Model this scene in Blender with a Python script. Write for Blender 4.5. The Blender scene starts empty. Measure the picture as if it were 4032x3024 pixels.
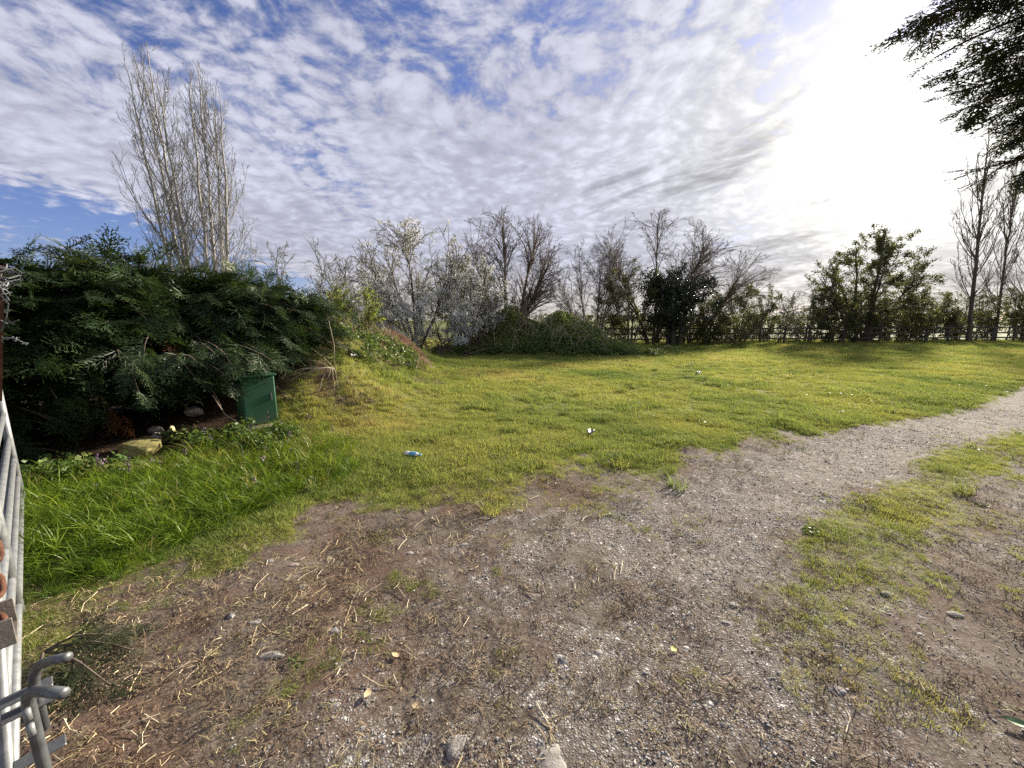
import bpy, math, random
import numpy as np
from mathutils import Vector, Matrix, Euler
R_ = math.radians
SC = bpy.context.scene
COL = SC.collection

# ------------------------------------------------------------------ camera
CAM_H = 1.6
cam_d = bpy.data.cameras.new('camera'); cam = bpy.data.objects.new('camera', cam_d); COL.objects.link(cam)
cam.location = (0, 0, CAM_H); cam.rotation_euler = (R_(90 - 9.4), 0, 0)
cam_d.sensor_width = 36; cam_d.lens = 13.57; cam_d.clip_start = 0.02; cam_d.clip_end = 6000
SC.camera = cam

# ------------------------------------------------------------------ light, sky, exposure
SUN_AZ, SUN_EL = R_(44), R_(20)          # azimuth clockwise from +Y
SUN = Vector((math.sin(SUN_AZ) * math.cos(SUN_EL), math.cos(SUN_AZ) * math.cos(SUN_EL), math.sin(SUN_EL)))
sun_d = bpy.data.lights.new('sun', 'SUN'); sun = bpy.data.objects.new('sun', sun_d); COL.objects.link(sun)
sun_d.energy = 5.0; sun_d.angle = R_(3.5); sun_d.color = (1.0, 0.90, 0.74)
sun.rotation_euler = (-SUN).to_track_quat('-Z', 'Y').to_euler()
SC.view_settings.view_transform = 'Standard'; SC.view_settings.look = 'None'
SC.view_settings.gamma = 1.0; SC.view_settings.use_curve_mapping = False
SC.view_settings.exposure = 1.5

class NT:
    """small node-tree helper"""
    def __init__(s, tree): s.t = tree; s.n = tree.nodes; s.l = tree.links
    def node(s, typ, **kw):
        n = s.n.new(typ)
        for k, v in kw.items():
            if k.startswith('i_'):
                k2 = k[2:]; k2 = int(k2) if k2.isdigit() else k2
                s.put(n.inputs[k2], v)
            else: setattr(n, k, v)
        return n
    def put(s, sock, v):
        if isinstance(v, bpy.types.NodeSocket): s.l.new(v, sock)
        elif v is not None: sock.default_value = v
    def math(s, op, a, b=None, c=None, clamp=False):
        n = s.n.new('ShaderNodeMath'); n.operation = op; n.use_clamp = clamp
        s.put(n.inputs[0], a)
        if b is not None: s.put(n.inputs[1], b)
        if c is not None: s.put(n.inputs[2], c)
        return n.outputs[0]
    def vmath(s, op, a, b=None):
        n = s.n.new('ShaderNodeVectorMath'); n.operation = op
        s.put(n.inputs[0], a)
        if b is not None: s.put(n.inputs[3] if op == 'SCALE' else n.inputs[1], b)
        return n.outputs[1] if op in ('DOT_PRODUCT', 'LENGTH', 'DISTANCE') else n.outputs[0]
    def noise(s, vec, scale, detail=4, rough=.55, dist=0, out=0, dims='3D'):
        n = s.n.new('ShaderNodeTexNoise'); n.noise_dimensions = dims
        s.put(n.inputs['Vector'], vec); n.inputs['Scale'].default_value = scale
        n.inputs['Detail'].default_value = detail; n.inputs['Roughness'].default_value = rough
        n.inputs['Distortion'].default_value = dist
        return n.outputs[out]
    def ramp(s, fac, stops, interp='LINEAR'):
        n = s.n.new('ShaderNodeValToRGB'); s.put(n.inputs[0], fac); cr = n.color_ramp; cr.interpolation = interp
        while len(cr.elements) < len(stops): cr.elements.new(.5)
        for e, (p, c) in zip(cr.elements, stops):
            e.position = p; e.color = (*c, 1) if len(c) == 3 else c
        return n.outputs[0]
    def mix(s, fac, a, b, blend='MIX'):
        n = s.n.new('ShaderNodeMix'); n.data_type = 'RGBA'; n.blend_type = blend
        s.put(n.inputs[0], fac)
        for sock, v in ((n.inputs[6], a), (n.inputs[7], b)):
            if isinstance(v, tuple) and len(v) == 3: v = (*v, 1)
            s.put(sock, v)
        return n.outputs[2]
    def sstep(s, x, lo, hi, a=0., b=1.):
        n = s.n.new('ShaderNodeMapRange'); n.interpolation_type = 'SMOOTHSTEP'
        s.put(n.inputs[0], x); n.inputs[1].default_value = lo; n.inputs[2].default_value = hi
        n.inputs[3].default_value = a; n.inputs[4].default_value = b
        return n.outputs[0]
    def comb(s, x, y, z):
        n = s.n.new('ShaderNodeCombineXYZ')
        for i, v in enumerate((x, y, z)): s.put(n.inputs[i], v)
        return n.outputs[0]
    def attr(s, name, typ='GEOMETRY', out='Fac'):
        n = s.n.new('ShaderNodeAttribute'); n.attribute_name = name; n.attribute_type = typ
        return n.outputs[out]

world = bpy.data.worlds.new('World'); SC.world = world; world.use_nodes = True
def build_world():
    w = NT(world.node_tree); w.n.clear()
    d = w.n.new('ShaderNodeTexCoord').outputs['Generated']
    sep = w.n.new('ShaderNodeSeparateXYZ'); w.put(sep.inputs[0], d)
    dx, dy, dz = sep.outputs
    sky = w.node('ShaderNodeTexSky', sky_type='NISHITA', sun_disc=False, sun_elevation=SUN_EL, sun_rotation=SUN_AZ,
                 altitude=50, air_density=1.0, dust_density=0.6, ozone_density=2.2)
    blue = w.mix(1.0, sky.outputs[0], (0.74, 0.74, 1.10), 'MULTIPLY')
    zz = w.math('ADD', w.math('MAXIMUM', dz, 0.0), 0.19)
    u = w.math('DIVIDE', dx, zz); v = w.math('DIVIDE', dy, zz)
    P = w.comb(u, v, 0.0)
    Ps = w.comb(u, w.math('MULTIPLY', v, 0.36), 0.7)              # the bands run along +Y
    big = w.noise(Ps, 1.05, 3, .5, .35)
    warp = w.vmath('ADD', P, w.vmath('SCALE', w.noise(P, 2.4, 2, .5, 0, 1), .22))
    vo = w.node('ShaderNodeTexVoronoi', feature='SMOOTH_F1', i_Scale=16.0, i_Smoothness=.95); w.put(vo.inputs['Vector'], warp)
    cell = w.sstep(vo.outputs['Distance'], .75, .02)
    puff = w.noise(warp, 10.0, 5, .60); fine = w.noise(warp, 32.0, 4, .62)
    tex = w.math('ADD', w.math('MULTIPLY', cell, .22), w.math('ADD', w.math('MULTIPLY', puff, .55), w.math('MULTIPLY', fine, .40)))
    dens = w.math('ADD', w.math('MULTIPLY', big, 1.15), w.math('MULTIPLY', tex, 1.15))
    # lower in the sky the layer is seen edge on and closes up
    dens = w.math('ADD', dens, w.sstep(dz, .62, .20, 0., .30))
    # open strip of sky low on the left
    lowleft = w.math('MULTIPLY', w.sstep(w.math('ADD', w.math('MULTIPLY', dx, -1.0), w.math('MULTIPLY', dz, -1.7)), .14, .50), w.sstep(dz, .32, .15))
    dens = w.math('SUBTRACT', dens, w.math('MULTIPLY', lowleft, w.math('ADD', .25, w.math('MULTIPLY', w.noise(Ps, 3.0, 4, .6), .75))))
    cov = w.sstep(dens, .97, 1.34)
    # sunlight scattered forward by the thin cloud
    sd = w.math('MAXIMUM', w.vmath('DOT_PRODUCT', d, tuple(SUN)), 0.0)
    sdn = w.math('MULTIPLY', sd, w.math('ADD', .975, w.math('MULTIPLY', w.noise(Ps, 1.6, 3, .55), .05)))
    g1 = w.math('POWER', sdn, 11.0); g2 = w.math('POWER', sdn, 60.0)
    # shade within the layer
    shade = w.math('MULTIPLY', w.sstep(w.noise(Ps, 1.6, 4, .55, .4), .36, .66, .90, 1.06), w.sstep(tex, .40, .80, .86, 1.24))
    low = w.comb(w.math('MULTIPLY', dx, 2.2), w.math('MULTIPLY', dy, 2.2), w.math('ADD', w.math('MULTIPLY', dz, 13.0), w.math('MULTIPLY', dx, -3.2)))
    streak = w.math('MULTIPLY', w.sstep(w.noise(low, 1.15, 5, .58, .8), .50, .66), w.math('MULTIPLY', w.sstep(dz, .52, .26), w.sstep(sd, .55, .9, .35, 1.)))
    lum = w.math('ADD', 0.250, w.math('ADD', w.math('MULTIPLY', g1, 0.16), w.math('MULTIPLY', g2, .20)))
    lum = w.math('MULTIPLY', lum, shade)
    lum = w.math('MULTIPLY', lum, w.math('SUBTRACT', 1.0, w.math('MULTIPLY', streak, .42)))
    ccol = w.mix(w.math('MINIMUM', w.math('ADD', g1, g2), 1.0), (0.87, 0.89, 1.09), (1.0, 0.985, 0.95))
    ccol = w.mix(w.sstep(dz, .16, .0), ccol, (1.06, .98, .90))
    cloud = w.vmath('SCALE', ccol, w.math('MULTIPLY', lum, 1 / .05))
    veil = w.vmath('SCALE', (1.0, .98, .95), w.math('ADD', w.math('MULTIPLY', g1, 1.3), w.math('MULTIPLY', g2, 7.0)))
    bluev = w.vmath('ADD', blue, veil)
    out = w.mix(cov, bluev, cloud)
    bg = w.node('ShaderNodeBackground', i_Strength=0.046); w.put(bg.inputs[0], out)
    w.l.new(bg.outputs[0], w.node('ShaderNodeOutputWorld').inputs[0])
build_world()
world.cycles.sampling_method = 'MANUAL'; world.cycles.sample_map_resolution = 1024
SC.cycles.use_denoising = False; SC.cycles.sample_clamp_indirect = 3.0; SC.cycles.max_bounces = 6; SC.cycles.transparent_max_bounces = 4

# ------------------------------------------------------------------ helpers
def tag(o, label=None, cat=None, group=None, kind=None):
    if label: o['label'] = label
    if cat: o['category'] = cat
    if group: o['group'] = group
    if kind: o['kind'] = kind
    return o
def empty(name, loc, label=None, cat=None, group=None):
    o = bpy.data.objects.new(name, None); COL.objects.link(o); o.location = loc; o.empty_display_size = .2
    return tag(o, label, cat, group)
def mesh_data(name, V, F, mat=None, smooth=False, attrs=None):
    """V (n,3); F one array (m,3)/(m,4) or a list of such arrays"""
    V = np.asarray(V, dtype=np.float32)
    Fs = F if isinstance(F, list) else [F]
    Fs = [np.asarray(f, dtype=np.int32) for f in Fs if len(f)]
    me = bpy.data.meshes.new(name)
    me.vertices.add(len(V)); me.vertices.foreach_set('co', V.ravel())
    idx = np.concatenate([f.ravel() for f in Fs]); tot = np.concatenate([np.full(len(f), f.shape[1], np.int32) for f in Fs])
    me.loops.add(len(idx)); me.loops.foreach_set('vertex_index', idx)
    me.polygons.add(len(tot)); me.polygons.foreach_set('loop_start', np.concatenate(([0], np.cumsum(tot)[:-1])).astype(np.int32))
    try: me.polygons.foreach_set('loop_total', tot)
    except Exception: pass
    me.polygons.foreach_set('use_smooth', np.full(len(tot), smooth, dtype=bool))
    if attrs:
        for k, a in attrs.items():
            at = me.attributes.new(k, 'FLOAT', 'POINT'); at.data.foreach_set('value', np.asarray(a, np.float32).ravel())
    me.update(calc_edges=True)
    if mat: me.materials.append(mat)
    return me
def mk(name, V, F, mat, parent=None, smooth=False, attrs=None, kind=None):
    V = np.asarray(V, dtype=np.float64)
    if parent is not None: V = V - np.array(parent['_o'] if '_o' in parent else world_loc(parent))
    o = bpy.data.objects.new(name, mesh_data(name, V, F, mat, smooth, attrs)); COL.objects.link(o)
    if parent is not None: o.parent = parent
    if kind: o['kind'] = kind
    return o
def world_loc(o):
    p = np.array(o.location, dtype=np.float64)
    while o.parent: o = o.parent; p = p + np.array(o.location, dtype=np.float64)
    return p
class Bag:
    """collects geometry that belongs to one part"""
    def __init__(s): s.V = []; s.F3 = []; s.F4 = []; s.A = []; s.n = 0
    def add(s, V, F, tint=None):
        V = np.asarray(V, float).reshape(-1, 3); F = np.asarray(F, int)
        (s.F3 if F.shape[1] == 3 else s.F4).append(F + s.n); s.V.append(V)
        s.A.append(np.zeros(len(V)) if tint is None else (np.full(len(V), tint) if np.isscalar(tint) else np.asarray(tint)))
        s.n += len(V); return s
    def mk(s, name, mat, parent=None, smooth=False, kind=None):
        F = ([np.concatenate(s.F3)] if s.F3 else []) + ([np.concatenate(s.F4)] if s.F4 else [])
        return mk(name, np.concatenate(s.V), F, mat, parent, smooth, {'tint': np.concatenate(s.A)}, kind)
def unit(a): return a / np.maximum(np.linalg.norm(a, axis=-1, keepdims=True), 1e-9)
def tubes(P, Rr, sides):
    """P (N,k,3) polylines, Rr (N,k) radii -> verts, quads"""
    P = np.asarray(P, float); Rr = np.asarray(Rr, float); N, k, _ = P.shape
    T = unit(np.gradient(P, axis=1))
    m = unit(P[:, -1] - P[:, 0]); ref = np.where(np.abs(m[:, 2:3]) > .8, np.array([[1., .13, 0]]), np.array([[0.05, .1, 1.]]))
    A = unit(np.cross(T, ref[:, None, :])); B = np.cross(T, A)
    a = np.arange(sides) / sides * 2 * np.pi
    V = P[:, :, None, :] + Rr[:, :, None, None] * (np.cos(a)[None, None, :, None] * A[:, :, None, :] + np.sin(a)[None, None, :, None] * B[:, :, None, :])
    i = np.arange(N)[:, None, None] * k * sides; j = np.arange(k - 1)[None, :, None] * sides; s = np.arange(sides)[None, None, :]; s2 = (s + 1) % sides
    F = np.stack([i + j + s, i + j + s2, i + j + sides + s2, i + j + sides + s], -1).reshape(-1, 4)
    return V.reshape(-1, 3), F
def tube1(pts, r, sides=8, caps=True):
    pts = np.asarray(pts, float); k = len(pts); r = np.full(k, r) if np.isscalar(r) else np.asarray(r, float)
    if caps:
        t0 = unit(pts[0] - pts[1]); t1 = unit(pts[-1] - pts[-2])
        pts = np.concatenate([[pts[0] + t0 * 1e-4], pts, [pts[-1] + t1 * 1e-4]]); r = np.concatenate([[1e-4], r, [1e-4]])
        # keep the end rings square
    return tubes(pts[None], r[None], sides)
def box(c, s, rz=0., bev=0.):
    """bevelled box: centre c, full size s"""
    x, y, z = [q / 2 for q in s]
    b = min(bev, x * .9, y * .9, z * .9)
    if b <= 0:
        V = np.array([[i, j, k] for k in (-z, z) for j in (-y, y) for i in (-x, x)])
        F = np.array([[0, 2, 3, 1], [4, 5, 7, 6], [0, 1, 5, 4], [2, 6, 7, 3], [0, 4, 6, 2], [1, 3, 7, 5]])
        Fs = [F]
    else:
        import bmesh
        bm = bmesh.new(); bmesh.ops.create_cube(bm, size=1)
        for v_ in bm.verts: v_.co = Vector((v_.co.x * 2 * x, v_.co.y * 2 * y, v_.co.z * 2 * z))
        bmesh.ops.bevel(bm, geom=bm.edges[:], offset=b, segments=1, affect='EDGES')
        bmesh.ops.triangulate(bm, faces=bm.faces[:])
        bm.verts.index_update(); V = np.array([v_.co[:] for v_ in bm.verts]); F = np.array([[q.index for q in f.verts] for f in bm.faces]); bm.free()
    c_, s_ = math.cos(rz), math.sin(rz)
    V = V @ np.array([[c_, s_, 0], [-s_, c_, 0], [0, 0, 1]]) + np.array(c)
    return V, F
# lattice noise in numpy (terrain and masks)
_rs = np.random.RandomState(7); _LAT = _rs.rand(256, 256)
def vnoise(x, y):
    xi = np.floor(x).astype(int); yi = np.floor(y).astype(int); fx = x - xi; fy = y - yi
    fx = fx * fx * (3 - 2 * fx); fy = fy * fy * (3 - 2 * fy); g = lambda a, b: _LAT[a & 255, b & 255]
    return (g(xi, yi) * (1 - fx) + g(xi + 1, yi) * fx) * (1 - fy) + (g(xi, yi + 1) * (1 - fx) + g(xi + 1, yi + 1) * fx) * fy
def fbm(x, y, s, o=4):
    x = np.asarray(x, float) * s; y = np.asarray(y, float) * s; t = 0; a = .5; n = 0
    for i in range(o):
        t = t + a * vnoise(x + 17.3 * i, y + 41.7 * i); n += a; a *= .5; x = x * 2.03; y = y * 2.03
    return t / n
def sm(x, lo, hi):
    t = np.clip((np.asarray(x, float) - lo) / (hi - lo), 0, 1); return t * t * (3 - 2 * t)
def dline(x, y, pts):
    """distance to a polyline"""
    x = np.asarray(x, float); y = np.asarray(y, float); d = np.full(x.shape, 1e9)
    for (ax, ay), (bx, by) in zip(pts[:-1], pts[1:]):
        ux, uy = bx - ax, by - ay; t = np.clip(((x - ax) * ux + (y - ay) * uy) / (ux * ux + uy * uy), 0, 1)
        d = np.minimum(d, np.hypot(x - ax - t * ux, y - ay - t * uy))
    return d
def inpoly(x, y, pts):
    x = np.asarray(x, float); y = np.asarray(y, float); r = np.zeros(x.shape, bool)
    for (ax, ay), (bx, by) in zip(pts, pts[1:] + pts[:1]):
        if ay == by: continue
        r ^= ((ay > y) != (by > y)) & (x < (bx - ax) * (y - ay) / (by - ay) + ax)
    return r
def sdpoly(x, y, pts):
    d = dline(x, y, pts + pts[:1]); return np.where(inpoly(x, y, pts), d, -d)     # inside positive

# ------------------------------------------------------------------ layout of the ground
UPPER = [(11.31, 8.38), (8.4, 6.75), (6.12, 5.87), (3.8, 5.14), (2.07, 4.4), (1.11, 3.91), (-.48, 3.56), (-1.21, 3.31), (-1.57, 3.01), (-1.81, 2.54), (-2.13, 2.28), (-2.45, 2.03), (-2.71, 1.88)]
BARE = [(40, 27)] + UPPER + [(-3.6, 1.5), (-6, -1), (-6, -9), (40, -9)]
STRIP = [(30, 19.3), (8.81, 6.47), (6.56, 5.6), (4.83, 4.57), (3.32, 3.45), (2.56, 3.09), (1.91, 2.54), (1.55, 2.19), (1.34, 1.82), (1.3, 1.5), (1.55, 1.35), (1.96, 1.75), (2.69, 2.2), (3.6, 2.8), (5.81, 4.1), (9, 6.0), (30, 18)]
TRACK1 = [(40, 26.2), (12, 8.4), (8.6, 6.3), (6.3, 5.55), (4.3, 4.62), (2.9, 3.85), (1.9, 3.1), (1.1, 2.4), (.85, 1.9), (.65, 1.5), (.3, 1.1), (-.1, .4), (-.5, -2)]
TRACK2 = [(30, 17), (9, 5.5), (6.3, 4.1), (4.5, 3.0), (3.6, 2.35), (3.2, 1.6), (2.9, .5), (2.8, -2)]
FRONT = [(-6.6, 2.3), (-5.0, 4.18), (-4.2, 5.4), (-3.5, 7.0)]         # foot of the conifer hedge
HEDGE = [(-9.5, .5), (-6.6, 2.3), (-5.0, 4.18), (-4.2, 5.4), (-3.9, 6.6), (-4.6, 7.6), (-9.5, 9.5)]
TALL = [(-3.4, 1.75), (-2.62, 2.1), (-2.3, 2.5), (-2.0, 2.9), (-1.65, 3.4), (-1.55, 4.1), (-2.1, 5.0), (-3.0, 5.7), (-3.75, 5.5), (-4.15, 4.9), (-4.5, 4.2), (-4.9, 3.7), (-5.5, 2.8)]
RIDGE = [(-4.1, 7.6), (-4.25, 10.0), (-4.2, 12.6)]
def terrain(x, y):
    x = np.asarray(x, float); y = np.asarray(y, float)
    h = (fbm(x, y, .35, 3) - .5) * .10 * sm(np.hypot(x, y), 1, 8) + (fbm(x, y, 1.7, 3) - .5) * .05
    h = h + (fbm(x, y, 7, 3) - .5) * .022 * sm(-np.hypot(x, y), -9, -6)
    dr = dline(x, y, RIDGE); wr = 1.4 + .45 * (fbm(x, y, .6, 2) - .5)
    h = h + (1.42 + .5 * (fbm(x, y, .5, 3) - .5) + .22 * (fbm(x, y, 2.2, 3) - .5)) * np.exp(-(dr / wr) ** 2.4)
    e = ((x - 1.35) / 4.0) ** 2 + ((y - 19.8) / 1.9) ** 2
    h = h + 1.5 * (.72 + .28 * np.exp(-((x - .4) / 1.5) ** 2)) * np.exp(-e ** 1.3) * (1 + 1.3 * (fbm(x, y, .75, 3) - .5))
    d1 = dline(x, y, TRACK1); d2 = dline(x, y, TRACK2)
    h = h - .035 * np.exp(-(d1 / .55) ** 2) - .025 * np.exp(-(d2 / .4) ** 2)
    h = h + .06 * sm(sdpoly(x, y, HEDGE), -.2, .8)
    return h
def field_density(x, y):
    """grass cover 0..1"""
    n = fbm(x, y, 1.3, 4) - .5; n2 = fbm(x + 31, y - 12, 3.2, 3) - .5
    s = sdpoly(x, y, BARE)
    field = sm(-s + n * 1.3 + n2 * .9, -.50, .42)
    st = sdpoly(x, y, STRIP)
    strip = sm(st + n * .6 + n2 * .35, -.18, .30) * (.46 + .40 * sm(y, 1.8, 3.4))
    right = .48 * sm(x - 1.25 - .25 * n, 0, .5) * sm(-dline(x, y, TRACK2) + n * .5, -.55, -.35)
    clump = .40 * sm(n2 + n * .5, .04, .26) * (.35 + .65 * sm(dline(x, y, TRACK1), .2, .9))
    d = np.maximum(np.maximum(field, strip), np.maximum(right * (0.55 + n * 2), clump))
    d = d * sm(-sdpoly(x, y, HEDGE) + n * .35, .0, .35)
    d = d * (1 - .93 * soil_mask(x, y))
    d = d * (1 - .5 * np.exp(-(dline(x, y, RIDGE) / 1.5) ** 2) * sm(n2 + n, -.05, .12))
    d = d * (1 - .88 * sm(-dline(x, y, TRACK1) + n * .5 + n2 * .3, -.72, -.30) * sm(y, 2.6, 3.6))
    return np.clip(d, 0, 1)
def soil_mask(x, y):
    """bare red-brown soil over the top and far side of the spoil heap"""
    n = fbm(x, y, 1.1, 4) - .5
    m = sm(-np.hypot((x + 3.8) / 1.3, (y - 11.4) / 2.0) + n * .8, -1.1, -.75)
    m = np.maximum(m, .5 * sm(-np.hypot((x + 3.45) / .5, (y - 6.5) / .75) + n * .9, -1.05, -.7))       # scraped face beside the cabinet
    m = np.maximum(m, .4 * sm(-np.hypot((x + 2.75) / .7, (y - 6.15) / .28) + n, -1.05, -.7))
    return m
def gravel_mask(x, y):
    n = fbm(x, y, 1.5, 4) - .5; n2 = fbm(x, y, 5, 3) - .5
    d1 = dline(x, y, TRACK1)
    g = np.maximum(sm(-d1 + n * 1.1 + n2 * .35, -.85, -.25) * (.75 + .25 * sm(y, 2, 3.4)), .55 * sm(-d1 + n * 2., -2.0, -.7))
    g = np.maximum(g, .62 * sm(-dline(x, y, TRACK2) + n * .6, -.5, -.15))
    return np.clip(g, 0, 1)

# ------------------------------------------------------------------ materials
def new_mat(name):
    m = bpy.data.materials.new(name); m.use_nodes = True; t = NT(m.node_tree); t.n.clear(); return m, t
def finish(t, surf): t.l.new(surf, t.node('ShaderNodeOutputMaterial').inputs[0])
def mat_simple(name, c1, c2, scale=8., rough=.8, bump=.3, metal=0., spec=.3, stretch=None, bscale=None):
    m, t = new_mat(name); pos = t.n.new('ShaderNodeTexCoord').outputs['Object']
    if stretch: pos = t.vmath('MULTIPLY', pos, stretch)
    n = t.noise(pos, scale, 6, .6); c = t.ramp(n, [(.3, c1), (.7, c2)])
    b = t.node('ShaderNodeBump', i_Strength=bump, i_Distance=.01, i_Height=t.noise(pos, bscale or scale * 3, 5, .65))
    p = t.node('ShaderNodeBsdfPrincipled', i_Roughness=rough, i_Metallic=metal, i_Normal=b.outputs[0])
    p.inputs['Specular IOR Level'].default_value = spec; t.put(p.inputs['Base Color'], c); finish(t, p.outputs[0]); return m
def mat_leaf(name, stops, trans=.4, rough=.55, attr_type='GEOMETRY', patch=0., patch_col=(.2, .2, .04), spec=.3, through=(1.2, 1.15, .75)):
    """leaf or blade: colour from its own tint, thin enough to let light through"""
    m, t = new_mat(name); f = t.attr('tint', attr_type)
    c = t.ramp(f, stops)
    if patch:
        pos = t.n.new('ShaderNodeNewGeometry').outputs['Position']
        c = t.mix(t.math('MULTIPLY', t.sstep(t.noise(pos, .55, 4, .6), .44, .64), patch), c, patch_col)
    p = t.node('ShaderNodeBsdfPrincipled', i_Roughness=rough); t.put(p.inputs['Base Color'], c); p.inputs['Specular IOR Level'].default_value = spec
    tr = t.node('ShaderNodeBsdfTranslucent'); t.put(tr.inputs[0], t.mix(1.0, c, through, 'MULTIPLY'))
    mx = t.node('ShaderNodeMixShader', i_0=trans); t.l.new(p.outputs[0], mx.inputs[1]); t.l.new(tr.outputs[0], mx.inputs[2])
    finish(t, mx.outputs[0]); return m
def mat_ground():
    m, t = new_mat('ground_soil_gravel_turf'); pos = t.n.new('ShaderNodeNewGeometry').outputs['Position']
    nL = t.noise(pos, 1.6, 5, .6); nM = t.noise(pos, 9, 6, .65); nF = t.noise(pos, 60, 5, .7); nX = t.noise(pos, 240, 3, .6)
    mixv = t.math('ADD', t.math('MULTIPLY', nM, .5), t.math('MULTIPLY', nF, .5))
    dirt = t.ramp(mixv, [(.30, (.040, .030, .023)), (.5, (.122, .098, .078)), (.72, (.24, .205, .175))])
    dirt = t.mix(t.sstep(nL, .42, .60, 0, .72), dirt, (.118, .070, .048))
    dirt = t.mix(t.sstep(nX, .60, .72, 0, .7), dirt, (.34, .31, .28))
    def vor(scale, rnd=1.):
        n = t.node('ShaderNodeTexVoronoi', i_Scale=scale); t.put(n.inputs['Vector'], pos); return n
    v1, v2 = vor(34), vor(95)
    s1 = t.n.new('ShaderNodeSeparateColor'); t.put(s1.inputs[0], v1.outputs['Color'])
    s2 = t.n.new('ShaderNodeSeparateColor'); t.put(s2.inputs[0], v2.outputs['Color'])
    grey = [(0, (.085, .078, .070)), (.45, (.20, .19, .176)), (.8, (.33, .318, .30)), (1, (.54, .53, .505))]
    stone = t.mix(t.sstep(s1.outputs[0], .62, .70), t.ramp(s2.outputs[1], grey), t.ramp(s1.outputs[1], grey))
    gh = t.math('ADD', t.math('MULTIPLY', t.sstep(v1.outputs['Distance'], .0, .5, 1., 0.), t.sstep(s1.outputs[0], .62, .70)), t.math('MULTIPLY', t.sstep(v2.outputs['Distance'], 0, .6, .6, 0.), 1.))
    stone = t.mix(t.sstep(gh, .05, .25, .75, 0.), stone, dirt)
    ga = t.attr('gravel'); gf = t.sstep(t.math('ADD', ga, t.math('ADD', t.math('MULTIPLY', t.math('SUBTRACT', mixv, .5), 1.6), t.math('MULTIPLY', t.math('SUBTRACT', t.noise(pos, 3.2, 4, .6), .5), 1.5))), .36, .72)
    c = t.mix(gf, dirt, stone)
    red = t.ramp(mixv, [(.32, (.040, .022, .015)), (.5, (.115, .056, .033)), (.7, (.20, .115, .07))])
    c = t.mix(t.attr('soil'), c, red)
    hum = t.ramp(mixv, [(.35, (.018, .012, .009)), (.6, (.07, .042, .026)), (.75, (.13, .085, .055))])
    c = t.mix(t.attr('humus'), c, hum)
    turf = t.ramp(mixv, [(.32, (.060, .065, .016)), (.5, (.14, .155, .030)), (.7, (.22, .215, .055))])
    gr = t.attr('grass'); gfc = t.sstep(t.math('ADD', gr, t.math('MULTIPLY', t.math('SUBTRACT', mixv, .5), 2.0)), .30, .80, 0, .85)
    c = t.mix(gfc, c, turf)
    far = t.attr('far'); farc = t.ramp(t.noise(pos, .03, 5, .6), [(.35, (.075, .105, .025)), (.6, (.115, .13, .035)), (.75, (.14, .12, .06))])
    c = t.mix(far, c, farc)
    bh = t.math('ADD', t.math('MULTIPLY', t.math('ADD', t.math('MULTIPLY', nM, 1.2), nF), .5), t.math('MULTIPLY', gh, t.math('MULTIPLY', gf, .6)))
    bmp = t.node('ShaderNodeBump', i_Strength=.9, i_Distance=.018, i_Height=bh)
    p = t.node('ShaderNodeBsdfPrincipled', i_Roughness=.92, i_Normal=bmp.outputs[0]); p.inputs['Specular IOR Level'].default_value = .12
    t.put(p.inputs['Base Color'], c); finish(t, p.outputs[0]); return m
def mat_inst(name, stops, rough=.8, spec=.3, bump=0., bscale=80.):
    m, t = new_mat(name); c = t.ramp(t.attr('tint', 'INSTANCER'), stops)
    pos = t.n.new('ShaderNodeTexCoord').outputs['Object']; n = t.noise(pos, bscale, 4, .6)
    c = t.mix(1.0, c, t.ramp(n, [(.3, (.72, .72, .72)), (.7, (1.15, 1.15, 1.15))]), 'MULTIPLY')
    p = t.node('ShaderNodeBsdfPrincipled', i_Roughness=rough); p.inputs['Specular IOR Level'].default_value = spec
    if bump: t.put(p.inputs['Normal'], t.node('ShaderNodeBump', i_Strength=bump, i_Distance=.004, i_Height=n).outputs[0])
    t.put(p.inputs['Base Color'], c); finish(t, p.outputs[0]); return m

M = {}
M['ground'] = mat_ground()
GRASS = [(0, (.112, .165, .045)), (.35, (.210, .262, .072)), (.7, (.300, .318, .098)), (.9, (.37, .35, .14)), (1, (.40, .33, .14))]
M['grass'] = mat_leaf('grass_blade', GRASS, .5, .65, 'INSTANCER', .45, (.335, .33, .10), .15)
M['long_grass'] = mat_leaf('long_grass_blade', [(0, (.065, .125, .010)), (.5, (.130, .205, .016)), (.85, (.20, .25, .022)), (1, (.25, .23, .08))], .45, .45, 'INSTANCER')
M['weed'] = mat_leaf('weed_leaf', [(0, (.045, .085, .020)), (.5, (.085, .140, .035)), (1, (.16, .20, .060))], .35, .45, 'INSTANCER')
M['dead_grass'] = mat_inst('withered_grass', [(0, (.10, .065, .043)), (.4, (.18, .125, .078)), (.75, (.30, .23, .135)), (1, (.24, .23, .09))], .8)
M['straw'] = mat_inst('straw', [(0, (.34, .24, .12)), (.5, (.60, .48, .27)), (1, (.80, .72, .54))], .6)
M['pebble'] = mat_inst('pebble', [(0, (.16, .15, .14)), (.35, (.24, .228, .212)), (.7, (.36, .345, .325)), (.9, (.50, .48, .45)), (1, (.68, .66, .62))], .75, .35, .5, 40.)
M['conifer'] = mat_leaf('conifer_spray', [(0, (.012, .024, .010)), (.5, (.024, .046, .015)), (.85, (.046, .076, .020)), (1, (.080, .108, .032))], .22, .5)
M['cedar'] = mat_leaf('cedar_spray', [(0, (.020, .027, .013)), (.6, (.034, .042, .018)), (1, (.060, .060, .026))], .22, .55)
M['dead_conifer'] = mat_leaf('dead_conifer_spray', [(0, (.11, .042, .018)), (1, (.24, .10, .040))], .3, .7)
M['bark_brown'] = mat_simple('bark_brown', (.065, .050, .038), (.15, .12, .092), 14, .9, .6, stretch=(1, 1, .25))
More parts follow.
